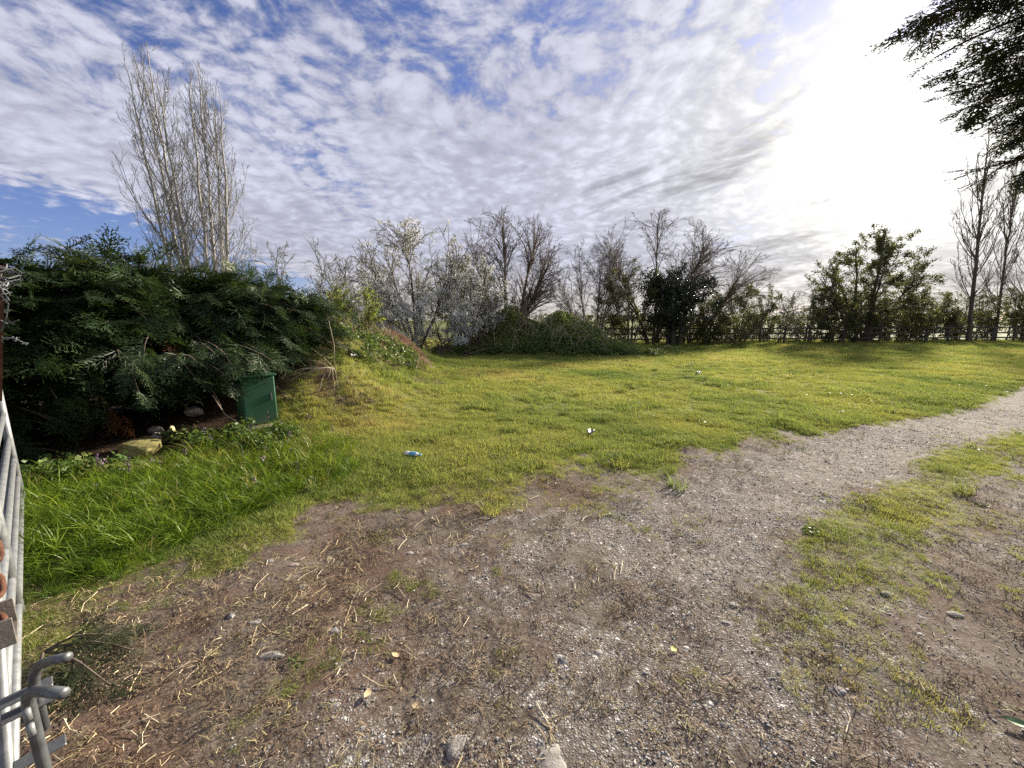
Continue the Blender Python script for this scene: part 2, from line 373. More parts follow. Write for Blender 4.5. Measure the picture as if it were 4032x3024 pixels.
M['bark_pale'] = mat_simple('bark_pale', (.21, .20, .185), (.38, .365, .345), 10, .9, .5, stretch=(1, 1, .3))
M['bark_grey'] = mat_simple('bark_grey', (.10, .092, .080), (.21, .195, .172), 12, .9, .5, stretch=(1, 1, .3))
M['twig_brown'] = mat_simple('twig_brown', (.10, .080, .062), (.19, .15, .118), 5, .85, .1)
M['twig_grey'] = mat_simple('twig_grey', (.12, .11, .095), (.22, .20, .175), 5, .85, .1)
M['twig_pale'] = mat_simple('twig_pale', (.175, .172, .170), (.29, .285, .28), 5, .85, .1)
M['blossom'] = mat_leaf('white_blossom', [(0, (.58, .60, .52)), (.5, (.74, .75, .70)), (1, (.82, .82, .80))], .4, .7, through=(1, 1, 1))
M['haw_leaf'] = mat_leaf('hawthorn_leaf', [(0, (.040, .050, .020)), (.5, (.078, .092, .032)), (1, (.15, .16, .050))], .42, .5)
M['bud_leaf'] = mat_leaf('opening_bud', [(0, (.10, .10, .055)), (1, (.20, .20, .10))], .3, .7)
M['ivy_leaf'] = mat_leaf('ivy_leaf', [(0, (.012, .022, .012)), (.7, (.026, .042, .020)), (1, (.055, .075, .03))], .12, .35, spec=.5)
M['lime_leaf'] = mat_leaf('lime_green_leaf', [(0, (.12, .18, .020)), (1, (.26, .31, .045))], .45, .5)
M['bramble_leaf'] = mat_leaf('bramble_leaf', [(0, (.095, .145, .055)), (.5, (.18, .24, .085)), (1, (.26, .31, .11))], .55, .45, spec=.35)
M['cane'] = mat_simple('dry_cane', (.26, .20, .14), (.50, .42, .32), 12, .8, .1)
M['dark_cane'] = mat_simple('dark_cane', (.085, .055, .042), (.18, .125, .095), 12, .8, .1)
M['fence_wood'] = mat_simple('weathered_fence_wood', (.050, .042, .034), (.125, .108, .088), 9, .9, .6, stretch=(.15, .15, 1.6))
M['galv'] = mat_simple('galvanised_steel', (.15, .157, .163), (.27, .28, .285), 22, .5, .08, .35, .5)
M['galv_dark'] = mat_simple('dull_galvanised_steel', (.09, .095, .10), (.16, .168, .175), 30, .48, .12, .55, .5)
M['steel_worn'] = mat_simple('worn_flat_steel', (.17, .15, .13), (.29, .27, .245), 16, .5, .2, .5, .5)
M['rust'] = mat_simple('rusty_iron', (.055, .022, .014), (.16, .070, .040), 30, .75, .5, .2)
def mat_paint():
    m, t = new_mat('dark_green_paint'); pos = t.n.new('ShaderNodeTexCoord').outputs['Object']; n = t.noise(pos, 5, 6, .65); f = t.noise(t.vmath('MULTIPLY', pos, (1, 1, .25)), 26, 5, .7)
    c = t.ramp(n, [(.3, (.009, .066, .030)), (.7, (.015, .096, .045))]); sp = t.n.new('ShaderNodeSeparateXYZ'); t.put(sp.inputs[0], pos)
    mud = t.math('MULTIPLY', t.sstep(sp.outputs[2], .30, .02), t.sstep(f, .38, .62)); c = t.mix(t.math('MULTIPLY', mud, .75), c, (.10, .078, .055))
    c = t.mix(t.sstep(f, .60, .74, 0, .35), c, (.06, .13, .085))
    p = t.node('ShaderNodeBsdfPrincipled'); t.put(p.inputs['Roughness'], t.sstep(n, .3, .7, .38, .62)); t.put(p.inputs['Base Color'], c); finish(t, p.outputs[0]); return m
M['green_paint'] = mat_paint()
M['stone'] = mat_simple('pale_stone', (.17, .155, .135), (.35, .33, .30), 22, .85, .7)
M['stone_grey'] = mat_simple('grey_stone', (.13, .128, .125), (.29, .285, .28), 26, .85, .7)
M['stone_pink'] = mat_simple('pinkish_stone', (.28, .20, .165), (.44, .35, .30), 22, .85, .6)
M['moss'] = mat_simple('mossy_stone', (.10, .09, .03), (.30, .27, .10), 26, .95, 1.0, bscale=120)
M['concrete'] = mat_simple('broken_concrete', (.24, .20, .17), (.44, .39, .35), 18, .9, .8)
M['yellow_stone'] = mat_simple('yellow_stone', (.40, .33, .17), (.60, .52, .32), 9, .9, .4)
M['dead_wood'] = mat_simple('dead_wood', (.10, .078, .058), (.26, .21, .165), 10, .9, .6, stretch=(1, 1, .3))
M['bottle'] = mat_simple('milky_plastic', (.62, .66, .68), (.78, .80, .80), 8, .25, .1, 0, .5)
M['bottle_blue'] = mat_simple('blue_label', (.10, .36, .60), (.16, .46, .70), 20, .4, .05)
M['white_litter'] = mat_simple('white_plastic', (.62, .62, .60), (.80, .80, .78), 20, .5, .3)
M['grey_litter'] = mat_simple('crumpled_foil', (.22, .22, .23), (.42, .42, .44), 30, .45, .5, .3)
M['yellow_leaf'] = mat_simple('yellow_leaf', (.50, .48, .12), (.66, .62, .22), 20, .6, .2)
M['green_leaf'] = mat_simple('fallen_green_leaf', (.10, .17, .07), (.17, .25, .11), 12, .5, .2)
M['tan_leaf'] = mat_simple('dry_tan_leaf', (.42, .32, .17), (.62, .50, .30), 20, .7, .2)
M['blue_sheet'] = mat_simple('blue_sheet', (.10, .17, .42), (.18, .27, .55), 3, .5, .3)
M['daisy'] = mat_inst('daisy_petals', [(0, (.70, .70, .68)), (1, (.82, .82, .80))], .6)
M['purple'] = mat_inst('purple_flower', [(0, (.10, .055, .10)), (1, (.19, .11, .18))], .6)

# ------------------------------------------------------------------ ground sheet
def axis(lo, hi, fine, far_lo, far_hi, g=1.16):
    a = list(np.arange(lo, hi + 1e-6, fine)); s = fine; q = hi
    while q < far_hi: s *= g; q += s; a.append(q)
    s = fine; q = lo; b = []
    while q > far_lo: s *= g; q -= s; b.append(q)
    return np.array(b[::-1] + a)
def build_ground():
    xs = axis(-6.4, 7.4, .068, -2500, 2500, 1.2); ys1 = np.arange(.2, 8.0, .068); ys2 = np.arange(8.0, 28, .24)
    yf = [28]; s = .16
    while yf[-1] < 4000: s *= 1.2; yf.append(yf[-1] + s)
    yb = [.2]; s = .05
    while yb[-1] > -200: s *= 1.3; yb.append(yb[-1] - s)
    ys = np.concatenate([yb[::-1][:-1], ys1, ys2, yf])
    X, Y = np.meshgrid(xs, ys); x = X.ravel(); y = Y.ravel(); Z = terrain(x, y)
    Z = np.where(np.hypot(x, y) > 70, -.15, Z)
    nx, ny = len(xs), len(ys); i = np.arange(ny - 1)[:, None] * nx + np.arange(nx - 1)[None, :]
    F = np.stack([i, i + 1, i + nx + 1, i + nx], -1).reshape(-1, 4)
    hum = sm(sdpoly(x, y, HEDGE) + (fbm(x, y, 2, 3) - .5) * .5, -.35, .05)
    far = sm(np.hypot(x, y), 30, 45)
    o = mk('ground', np.stack([x, y, Z], -1), F, M['ground'], None, True,
           {'grass': field_density(x, y), 'gravel': gravel_mask(x, y), 'soil': soil_mask(x, y), 'humus': hum, 'far': far})
    tag(o, kind='structure')
build_ground()

# ------------------------------------------------------------------ plants: shared builders
def grow(P, Rr, m, t0, t1, ang, asd, lenf, k, up, wig, rng, rr=.6, tip=.35, rmin=.005, taper=.5, env=None, Lmax=None, keep=1.0):
    """m side shoots on each parent polyline, all at once"""
    N, kp, _ = P.shape; idx = np.repeat(np.arange(N), m); n = len(idx)
    t = t0 + (t1 - t0) * ((np.tile(np.arange(m), N) + rng.rand(n)) / m)
    f = t * (kp - 1); i0 = np.minimum(f.astype(int), kp - 2); w = (f - i0)[:, None]
    st = P[idx, i0] * (1 - w) + P[idx, i0 + 1] * w; tg = unit(P[idx, i0 + 1] - P[idx, i0])
    rp = Rr[idx, i0] * (1 - w[:, 0]) + Rr[idx, i0 + 1] * w[:, 0]
    L = np.linalg.norm(np.diff(P, axis=1), axis=2).sum(1)[idx]
    ln = L * lenf * (1 - taper * t) * rng.uniform(.65, 1.25, n)
    if Lmax: ln = np.minimum(ln, Lmax * rng.uniform(.7, 1.1, n))
    q = unit(rng.randn(n, 3)); pr = unit(np.cross(tg, q)); a = np.radians(ang + asd * rng.randn(n))[:, None]
    d = unit(np.cos(a) * tg + np.sin(a) * pr)
    if env is not None:
        c, r = np.array(env[0]), np.array(env[1])
        for _ in range(3):
            out = (((st + d * ln[:, None] - c) / r) ** 2).sum(1) > 1
            ln = np.where(out, ln * .6, ln)
    pts = [st]; p = st; stp = (ln / (k - 1))[:, None]
    for j in range(k - 1):
        d = unit(d + wig * rng.randn(n, 3) + np.array([0, 0, up])); p = p + d * stp; pts.append(p)
    C = np.stack(pts, 1); r0 = np.maximum(np.minimum(rp * rr, rp * .95), rmin)
    CR = np.maximum(r0[:, None] * np.linspace(1, tip, k)[None], rmin)
    if keep < 1:
        s = rng.rand(n) < keep; C, CR = C[s], CR[s]
    return C, CR
def stems(base, n, spread, height, rad, rng, k=9, lean=.25, wig=.05, up=.05, rtip=.25, hv=.2):
    base = np.array(base, float); a = rng.rand() * 6.28 + np.arange(n) / n * 6.283 + rng.randn(n) * .25
    st = base + np.stack([np.cos(a), np.sin(a), np.zeros(n)], -1) * spread * rng.uniform(.3, 1, (n, 1))
    ln = lean * rng.uniform(.4, 1.2, n); d = unit(np.stack([np.cos(a) * ln, np.sin(a) * ln, np.ones(n)], -1))
    h = height * rng.uniform(1 - hv, 1, n); p = st; pts = [st - np.array([0, 0, .15])]
    for j in range(k - 1):
        d = unit(d + wig * rng.randn(n, 3) + np.array([0, 0, up])); p = p + d * (h / (k - 1))[:, None]; pts.append(p)
    return np.stack(pts, 1), rad * rng.uniform(.75, 1, n)[:, None] * np.linspace(1, rtip, k)[None]
def leaves(C, n, size, rng, spread=.05, aspect=.6, flat=0.):
    """n small folded leaves scattered along polylines C -> V, F(3), tint"""
    N, k, _ = C.shape; i = rng.randint(0, N, n); f = rng.rand(n) * (k - 1); j = np.minimum(f.astype(int), k - 2); w = (f - j)[:, None]
    c = C[i, j] * (1 - w) + C[i, j + 1] * w + rng.randn(n, 3) * spread
    return leaf_at(c, size, rng, aspect, flat)
def leaf_at(c, size, rng, aspect=.6, flat=0.):
    n = len(c); u = rng.randn(n, 3); u[:, 2] *= (1 - flat); u = unit(u); q = rng.randn(n, 3); q[:, :2] *= (1 - flat)
    v = unit(np.cross(u, q)); s = size * rng.uniform(.6, 1.3, n)[:, None]; nn = np.cross(u, v)
    V = np.stack([c - u * s * .5, c + v * s * .5 * aspect + nn * s * .1, c + u * s * .5, c - v * s * .5 * aspect + nn * s * .1], 1).reshape(-1, 3)
    b = np.arange(n)[:, None] * 4; F = np.concatenate([b + [0, 1, 2], b + [0, 2, 3]], 0)
    return V, F, np.repeat(rng.rand(n), 4)
def bag_tubes(lst):
    b = Bag()
    for C, CR, sides in lst: b.add(*tubes(C, CR, sides))
    return b
def make_tree(name, base, label, cat, group, trunk_list, twig_list, bark, twig, foliage=()):
    x, y = base; z = float(terrain(x, y)); o = empty(name, (x, y, z), label, cat, group)
    for C, CR, sides in trunk_list:
        if len(C) <= 6:
            for q in range(len(C)): mk('trunk', *tubes(C[q:q + 1], CR[q:q + 1], sides), M[bark], o, True)
        else: mk('stems', *tubes(C, CR, sides), M[bark], o, True, kind='stuff')
    if twig_list: bag_tubes(twig_list).mk('crown', M[twig], o, True)
    for nm, (V, F, t), mt in foliage: mk(nm, V, F, M[mt], o, False, {'tint': t})
    return o

# tall bare poplars -------------------------------------------------------
def bez(P0, P1, P2, k):
    t = np.linspace(0, 1, k)[None, :, None]; return (1 - t) ** 2 * P0[:, None] + 2 * t * (1 - t) * P1[:, None] + t ** 2 * P2[:, None]
def at(C, i, t):
    """points and tangents on polylines C[i] at parameter t"""
    k = C.shape[1]; f = t * (k - 1); j = np.minimum(f.astype(int), k - 2); w = (f - j)[:, None]
    return C[i, j] * (1 - w) + C[i, j + 1] * w, unit(C[i, j + 1] - C[i, j])
def poplar(base, label, group, n, height, spread, lean, rad, seed, bark, twig, envr, drift=(0, 0), rtw=.012, na=60, mb=6, mc=5, z0=.10):
    """narrow upright crown: long shoots leave the stems low and sweep up to an oval outline"""
    rng = np.random.RandomState(seed); b = np.array([*base, float(terrain(*base))]); k = 14
    prof = lambda f: np.minimum(1, ((1.0 - f) / .38)) ** .65 * np.minimum(1, .80 + f * .8)
    az = rng.rand() * 6.28 + np.arange(n) / n * 6.283; hh = height * np.where(np.arange(n) == 0, 1., rng.uniform(.86, .97, n)); rr0 = spread * (np.arange(n) > 0) if n > 1 else np.zeros(1)
    P0 = b + np.stack([np.cos(az) * rr0 * .35, np.sin(az) * rr0 * .35, np.full(n, -.2)], -1)
    P2 = b + np.stack([np.cos(az) * rr0 * 1.1 + drift[0], np.sin(az) * rr0 * 1.1 + drift[1], hh], -1); P1 = (P0 * .5 + P2 * .5) + np.stack([np.cos(az) * rr0 * .45, np.sin(az) * rr0 * .45, 0 * az], -1)
    S = bez(P0, P1, P2, k) + rng.randn(n, k, 3) * np.array([.05, .05, 0]) * np.linspace(0, 1, k)[None, :, None]; SR = rad * rng.uniform(.8, 1, n)[:, None] * np.linspace(1, .10, k)[None] ** .9
    # main shoots
    f = rng.uniform(z0 + .12, .985, na) ** .9; a2 = np.arange(na) * 2.4 + rng.randn(na) * .3; R2 = envr * prof(f) * rng.uniform(.55, 1.0, na)
    fs = np.maximum(z0 * .6, f - rng.uniform(.16, .30, na)); i = rng.randint(0, n, na); st, tg = at(S, i, fs * height / hh[i])
    en = b + np.stack([np.cos(a2) * R2 + drift[0] * f, np.sin(a2) * R2 + drift[1] * f, f * height], -1)
    md = st * .55 + en * .45; md[:, :2] += (en - st)[:, :2] * .34; md[:, 2] -= (en - st)[:, 2] * .06
    A = bez(st, md, en, 10) + rng.randn(na, 10, 3) * .035 * np.linspace(0, 1, 10)[None, :, None]; AR = np.maximum(.012, np.minimum(.045, .018 + .07 * (f - fs))[:, None] * np.linspace(1, .28, 10)[None])
    env = ((b[0] + drift[0] * .5, b[1], b[2] + height * .47), (envr * 1.12, envr * 1.12, height * .56))
    B, BR = grow(A, AR, mb, .12, .98, 34, 9, .30, 6, .13, .05, rng, .6, .5, rtw, .35, env, 1.5)
    B0, BR0 = grow(S, SR, 26, .16, 1., 40, 10, .085, 6, .13, .05, rng, .25, .5, rtw, .4, env, 1.4)
    C, CR = grow(np.concatenate([B, B0]), np.concatenate([BR, BR0]), mc, .1, 1., 38, 10, .5, 4, .12, .07, rng, .8, .8, rtw * .8, .3, env, .7)
    return make_tree('poplar_tree', base, label, 'tree', group, [(S, SR, 8)], [(A, AR, 4), (B, BR, 3), (B0, BR0, 3), (C, CR, 3)], bark, twig)
poplar((-20.35, 25.2), 'tallest bare poplar, pale multi-stemmed, rising behind the conifer hedge', None, 4, 17.5, .9, 0, .15, 12, 'bark_pale', 'twig_pale', 2.5, (-.8, 0), rtw=.0105, na=85, mb=6, mc=4)
poplar((-19.1, 25.4), 'bare poplar with slightly lower top, rising behind the hedge beside the tallest one', None, 4, 16.4, .9, 0, .15, 23, 'bark_pale', 'twig_pale', 2.5, (.7, 0), rtw=.0105, na=85, mb=6, mc=4)
poplar((33.2, 28.2), 'bare poplar with one thick bare trunk standing at the fence, beside the pyramidal hawthorn', None, 1, 14.6, .1, 0, .145, 31, 'bark_brown', 'twig_brown', 1.7, (-1.4, 0), na=34, mb=5, mc=4, z0=.22)
poplar((36.6, 29.4), 'slimmer bare poplar behind the fence, next beyond the thick-trunked one', None, 1, 13.0, .1, 0, .11, 37, 'bark_brown', 'twig_brown', 1.3, (-1.0, 0), na=28, mb=5, mc=4, z0=.2)
poplar((39.6, 30.2), 'slim bare poplar behind the fence, farthest along it from the spoil heap', None, 2, 12.0, .4, 0, .085, 41, 'bark_brown', 'twig_brown', 1.4, (-.8, 0), na=32, mb=5, mc=4, z0=.2)

# spreading bare trees and shrubs -----------------------------------------
def spreading(name, base, label, cat, group, n, height, spread, lean, rad, seed, bark, twig, envr, twigs=(9, 6, 5), up=.03, wig=.07, foliage=None, rtw=.010, env_c=.56, drift=(0, 0), tw4=0, low=-.35, t0=.25, egg=0., fork=.30):
    """crown whose limbs fan out evenly to an uneven rounded outline"""
    rng = np.random.RandomState(seed); b = np.array([*base, float(terrain(*base))]); k = 10
    c = b + np.array([drift[0] * .6, drift[1] * .6, height * env_c]); r = np.array([envr[0], envr[1], height * (1 - env_c)])
    def shell(m, lo):
        q = np.arange(m) + .5; z = lo + (1 - lo) * (q / m); z = np.clip(z + rng.randn(m) * .06, lo, 1); a = q * 2.39996 + rng.randn(m) * .25; h = np.sqrt(np.maximum(0, 1 - z * z))
        d = np.stack([h * np.cos(a), h * np.sin(a), z], -1); rd = 1 + .10 * np.sin(a * 2 + seed) * h + .08 * np.sin(a * 5 + z * 7 + seed) + rng.randn(m) * .03
        d[:, :2] *= (1 - egg * z)[:, None]; return d, c + d * r * rd[:, None]
    # stems
    ds, E = shell(n, .25 if lean < .35 else .08); a = np.arctan2(ds[:, 1], ds[:, 0]); P0 = b + np.stack([np.cos(a), np.sin(a), 0 * a], -1) * spread * rng.uniform(.3, 1, (n, 1)) + np.array([0, 0, -.12])
    P2 = c + (E - c) * .93; P1 = P0 * .62 + P2 * .38; P1[:, 2] = P0[:, 2] + (P2 - P0)[:, 2] * .52; P1[:, :2] = P0[:, :2] + (P2 - P0)[:, :2] * (.22 if lean < .35 else .40)
    wob = lambda m, kk, amp: np.cumsum(rng.randn(m, kk, 3), 1) * amp * np.linspace(0, 1, kk)[None, :, None]
    S = bez(P0, P1, P2, k) + wob(n, k, height * .006 * (1 + wig * 6)); SR = rad * rng.uniform(.7, 1, n)[:, None] * np.linspace(1, .16, k)[None]
    # limbs to every part of the outline
    nA = n * twigs[0]; dA, EA = shell(nA, low); j = np.argmin(((EA[:, None] - S[None, :, -1]) ** 2).sum(2) + rng.rand(nA, n) * height * .25, 1)
    t = np.clip(fork + .45 * (dA[:, 2] - low) / (1 - low) + rng.randn(nA) * .10, .08, .85); st, tg = at(S, j, t); EA = st + (EA - st) * rng.uniform(.72, 1.02, (nA, 1))
    L = np.linalg.norm(EA - st, axis=1, keepdims=True); A = bez(st, st + tg * L * .38 + (EA - st) * .12, EA, 9) + wob(nA, 9, height * .005 * (1 + wig * 6))
    rp = SR[j, np.minimum((t * (k - 1)).astype(int), k - 1)]; AR = np.maximum(rtw * 1.3, (rp * .55)[:, None] * np.linspace(1, .25, 9)[None])
    env = (c, r * 1.06)
    B, BR = grow(A, AR, twigs[1], .15, 1., 38, 10, .42, 6, up * .3, wig * 1.1, rng, .55, .5, rtw, .45, env)
    B2, BR2 = grow(S, SR, 6, .3, 1., 42, 10, .22, 6, up * .3, wig * 1.1, rng, .4, .5, rtw, .4, env); B = np.concatenate([B, B2]); BR = np.concatenate([BR, BR2])
    C, CR = grow(B, BR, twigs[2], .08, 1., 42, 13, .55, 3, up * .5, wig * 1.5, rng, .6, .7, rtw * .75, .3, env, .9)
    if tw4:
        D, DR = grow(C, CR, tw4, .1, 1., 42, 14, .60, 2, up * .5, wig * 1.8, rng, .8, .8, rtw * .65, .3, env, .35)
    else: D, DR = C[:0, :2], CR[:0, :2]
    fo = []
    for (nm, mt, cnt, size, sp, asp, src) in (foliage or []):
        fo.append((nm, leaves({'B': B, 'C': C, 'A': A, 'S': S}[src], cnt, size, rng, sp, asp), mt))
    return make_tree(name, base, label, cat, group, [(S, SR, 7)], [(A, AR, 4), (B, BR, 3), (C, CR, 3)] + ([(D, DR, 3)] if tw4 else []), bark, twig, fo)

# behind the hedge end: grey budding scrub, then blackthorn in flower
BL = lambda n, z=.062: ('blossom', 'blossom', n, z, .06, .85, 'C')
LF = lambda n, z=.085, m='haw_leaf': ('leaf', m, n, z, .07, .6, 'C')
LB = lambda n, z=.085, m='haw_leaf': ('leaf', m, n, z, .10, .6, 'B')
BR, TB, GR, TG = 'bark_brown', 'twig_brown', 'bark_grey', 'twig_grey'
spreading('scrub_tree', (-11.0, 20.5), 'wide grey budding scrub tree showing above the conifer hedge end', 'tree', None, 6, 5.7, .8, .5, .07, 51, GR, TG, (3.6, 2.6), (7, 4, 4), foliage=[('bud', 'bud_leaf', 4200, .05, .03, .7, 'C')], env_c=.5)
spreading('scrub_tree', (-8.0, 19.6), 'low grey twiggy shrub with pale upright stems behind the spoil heap', 'shrub', None, 8, 4.7, 1.0, .3, .04, 53, 'bark_pale', TG, (2.3, 1.8), (6, 4, 4), up=.06, foliage=[BL(3800, .055)], env_c=.5)
spreading('blackthorn_tree', (-5.0, 20.4), 'tall blackthorn in white blossom with a dark forked trunk', 'tree', None, 5, 6.6, .2, .5, .10, 57, BR, TB, (3.2, 2.8), (19, 4, 4), tw4=3, up=.05, foliage=[BL(15000, .06), ('bud', 'bud_leaf', 3000, .05, .04, .7, 'C')], env_c=.55)
spreading('blackthorn_bush', (-3.8, 18.3), 'low blackthorn bush thick with white blossom at the foot of the tall blackthorn', 'bush', None, 8, 3.0, .8, .75, .04, 59, BR, TB, (2.5, 1.7), (6, 4, 4), foliage=[BL(12000, .065)], env_c=.42, low=-.8)
spreading('blackthorn_bush', (-1.9, 18.9), 'upright blossoming blackthorn bush between the tall blackthorn and the bramble mound', 'bush', None, 8, 4.0, .6, .5, .045, 61, BR, TB, (1.9, 1.5), (6, 4, 4), foliage=[BL(7500, .062), LF(2600, .06)], env_c=.46, low=-.8)
spreading('scrub_tree', (-6.9, 17.9), 'bare grey scrub with sparse white blossom just behind the red soil of the spoil heap', 'shrub', None, 8, 3.7, .7, .5, .035, 63, GR, TG, (2.2, 1.6), (6, 4, 4), foliage=[BL(6500, .058)], env_c=.46, low=-.7)
spreading('hawthorn_tree', (-2.4, 21.4), 'dark leafy hawthorn standing between the two tallest crowns of the back row', 'tree', None, 5, 4.8, .3, .5, .07, 67, BR, TB, (2.2, 1.9), (7, 4, 4), foliage=[LF(7000, .075), BL(1800, .05)], env_c=.5, low=-.6)
# dense brown brush at the foot of the back row
for (bx, by, w_, h_, sd, lb) in ((-5.6, 17.9, 1.9, 1.8, 71, 'brown leafless brush under the tall blackthorn'), (-2.6, 18.1, 1.8, 1.7, 73, 'brown leafless brush under the low blossoming blackthorn bush'), (-.4, 19.2, 1.6, 2.0, 75, 'brown leafless brush touching the end of the bramble mound'), (-8.4, 18.4, 1.9, 1.9, 76, 'brown leafless brush under the grey twiggy shrub')):
    spreading('brush_thicket', (bx, by), lb, 'brush', None, 11, h_, w_ * .6, .7, .018, sd, TB, TB, (w_, 1.3), (5, 3, 3), wig=.12, rtw=.009, env_c=.35, low=-.9, fork=.1)
# round bare tree and its neighbours
spreading('bare_tree', (-.2, 22.4), 'round-crowned bare tree with several trunks behind the bramble mound', 'tree', None, 6, 7.6, .45, .4, .12, 81, BR, TB, (3.4, 3.1), (21, 4, 4), tw4=3, up=.04, wig=.05, rtw=.009, env_c=.54, low=-.45, fork=.25)
spreading('bare_tree', (5.4, 25.5), 'small bare fan-shaped tree between the round bare tree and the forked bare tree', 'tree', None, 8, 6.6, .6, .42, .06, 83, GR, TG, (3.0, 2.5), (12, 4, 4), tw4=3, up=.05, wig=.05, rtw=.009, env_c=.55, low=-.6, egg=-.12, fork=.2)
spreading('bare_tree', (9.3, 25.9), 'tall forked bare tree rising out of the ivy-clad trunk', 'tree', None, 5, 8.4, .3, .5, .12, 85, BR, TB, (4.8, 3.4), (22, 4, 4), tw4=3, up=.02, wig=.07, rtw=.009, env_c=.60, low=-.45, fork=.35)
spreading('bare_tree', (12.2, 26.3), 'bare tree leaning out over the fence, its branches reaching away from the ivy-clad trunk', 'tree', None, 4, 6.6, .4, .6, .09, 87, BR, TB, (3.9, 2.8), (19, 4, 4), tw4=3, up=.02, wig=.06, rtw=.009, drift=(2.2, 0), env_c=.60, low=-.4, fork=.25)
spreading('hawthorn_tree', (7.5, 24.6), 'hawthorn in fresh dark green leaf just past the bramble mound', 'tree', None, 4, 5.2, .35, .5, .08, 89, BR, TB, (2.3, 2.0), (9, 4, 4), foliage=[LF(7000, .095), LB(4500, .095)], env_c=.52, low=-.7)
spreading('hawthorn_bush', (13.0, 24.9), 'low dark hawthorn bush in front of the fence', 'bush', None, 8, 2.9, .8, .6, .045, 91, BR, TB, (2.3, 1.6), (6, 4, 4), foliage=[LF(6000), LB(5000)], env_c=.42, low=-.9)
spreading('hawthorn_bush', (15.9, 27.2), 'yellow-green arching hawthorn bush behind the fence', 'bush', None, 7, 4.3, .5, .6, .055, 93, BR, TB, (3.1, 2.2), (7, 4, 4), up=-.02, foliage=[LF(9000, .09), LB(6000, .09)], env_c=.46, low=-.7)
spreading('scrub_tree', (18.6, 27.6), 'thin open scrub of fine twigs behind the fence beside the yellow-green hawthorn', 'shrub', None, 8, 3.6, 1.0, .6, .035, 95, TB, TG, (2.3, 1.7), (6, 5, 4), foliage=[LF(2200, .065)], env_c=.45, low=-.8)
spreading('scrub_tree', (21.2, 28.2), 'small crooked bare thorn behind the fence beside the pyramidal hawthorn', 'shrub', None, 5, 4.1, .4, .6, .06, 97, TB, TB, (2.3, 1.8), (8, 4, 4), wig=.12, foliage=[LF(2400, .065)], env_c=.5, low=-.7)
spreading('hawthorn_tree', (25.5, 28.2), 'large pyramidal hawthorn in leaf overhanging the fence', 'tree', None, 8, 8.0, .5, .5, .12, 99, BR, TB, (4.3, 3.2), (13, 4, 4), up=.0, wig=.07, foliage=[LF(17000, .12), LB(15000, .12)], env_c=.42, low=-.8, egg=.18)
spreading('hawthorn_bush', (22.9, 27.4), 'dense dark hawthorn bush under the pyramidal hawthorn', 'bush', None, 8, 3.9, .9, .6, .05, 101, BR, TB, (2.6, 1.9), (6, 4, 4), foliage=[LF(6500, .10), LB(4000, .10)], env_c=.45, low=-.9)
for i, (bx, by, h_, lb) in enumerate(((28.9, 29.0, 3.3, 'dark hedgerow bush between the pyramidal hawthorn and the thick-trunked poplar'), (31.4, 29.5, 3.6, 'dark hedgerow bush right behind the thick-trunked poplar'), (34.8, 30.0, 4.1, 'thorny hedgerow bush between the thick-trunked poplar and the slimmer one'), (38.0, 30.4, 3.9, 'brownish hedgerow bush under the slim poplars'), (41.2, 30.8, 4.2, 'brownish hedgerow bush at the far end of the fence'))):
    spreading('hedgerow_bush', (bx, by), lb, 'bush', None, 8, h_, 1.1, .5, .045, 103 + i, BR, TB, (2.5, 1.8), (6, 4, 3), foliage=[LF(4500, .10), LB(2500, .10)], env_c=.45, low=-.9)
# low brush filling the foot of the hedgerow behind the fence
for i, (bx, by, h_, lb) in enumerate(((3.6, 26.4, 2.0, 'low brush behind the bramble mound beside the small fan-shaped bare tree'), (6.2, 26.6, 2.1, 'low brush behind the fence under the small fan-shaped bare tree'), (9.0, 27.2, 2.2, 'low brush behind the fence beneath the tall forked bare tree'), (11.6, 27.8, 2.3, 'low brush behind the fence beneath the leaning bare tree'), (14.0, 28.6, 2.3, 'low brush behind the fence between the leaning bare tree and the yellow-green hawthorn'), (17.2, 29.2, 2.2, 'low tangled brush behind the fence beside the thin open scrub'), (19.8, 29.6, 2.1, 'low tangled brush behind the fence under the crooked thorn'), (23.6, 30.0, 2.6, 'low dark brush behind the pyramidal hawthorn'), (27.0, 29.8, 2.5, 'low dark brush behind the fence at the far side of the pyramidal hawthorn'), (30.2, 31.0, 2.7, 'low brown brush behind the dark hedgerow bushes'), (33.0, 31.0, 2.8, 'low brown brush behind the trunk of the thick-trunked poplar'), (36.4, 31.6, 2.8, 'low brown brush behind the slimmer poplar'))):
    spreading('brush_thicket', (bx, by), lb, 'brush', None, 9, h_, 1.5, .6, .022, 161 + i, TB, TB, (2.4, 1.4), (4, 3, 3), wig=.12, rtw=.011, env_c=.38, low=-.9, fork=.1, foliage=[LF(5200, .085)])
# ivy-clad trunk
def ivy_tree():
    rng = np.random.RandomState(131); base = (10.2, 24.4); z = float(terrain(*base))
    S, SR = stems((*base, z), 4, .5, 4.3, .16, rng, 9, .18, .05, .03, .5)
    A, AR = grow(S, SR, 9, .22, 1., 62, 12, .50, 6, .02, .1, rng, .4, .4, .02, .2)
    B, BR = grow(A, AR, 6, .2, 1., 50, 15, .5, 4, 0, .12, rng, .6, .5, .012, .2)
    V1, F1, t1 = leaves(B, 15000, .11, rng, .12, .8); V2, F2, t2 = leaves(S, 4200, .10, rng, .17, .8)
    b = Bag(); b.add(V1, F1, t1); b.add(V2, F2, t2)
    o = make_tree('ivy_clad_trunk', base, 'dark ivy-smothered trunk standing in front of the wooden fence', 'tree', None, [(S, SR, 7)], [(A, AR, 4), (B, BR, 3)], 'bark_brown', 'twig_brown')
    b.mk('ivy', M['ivy_leaf'], o)
ivy_tree()
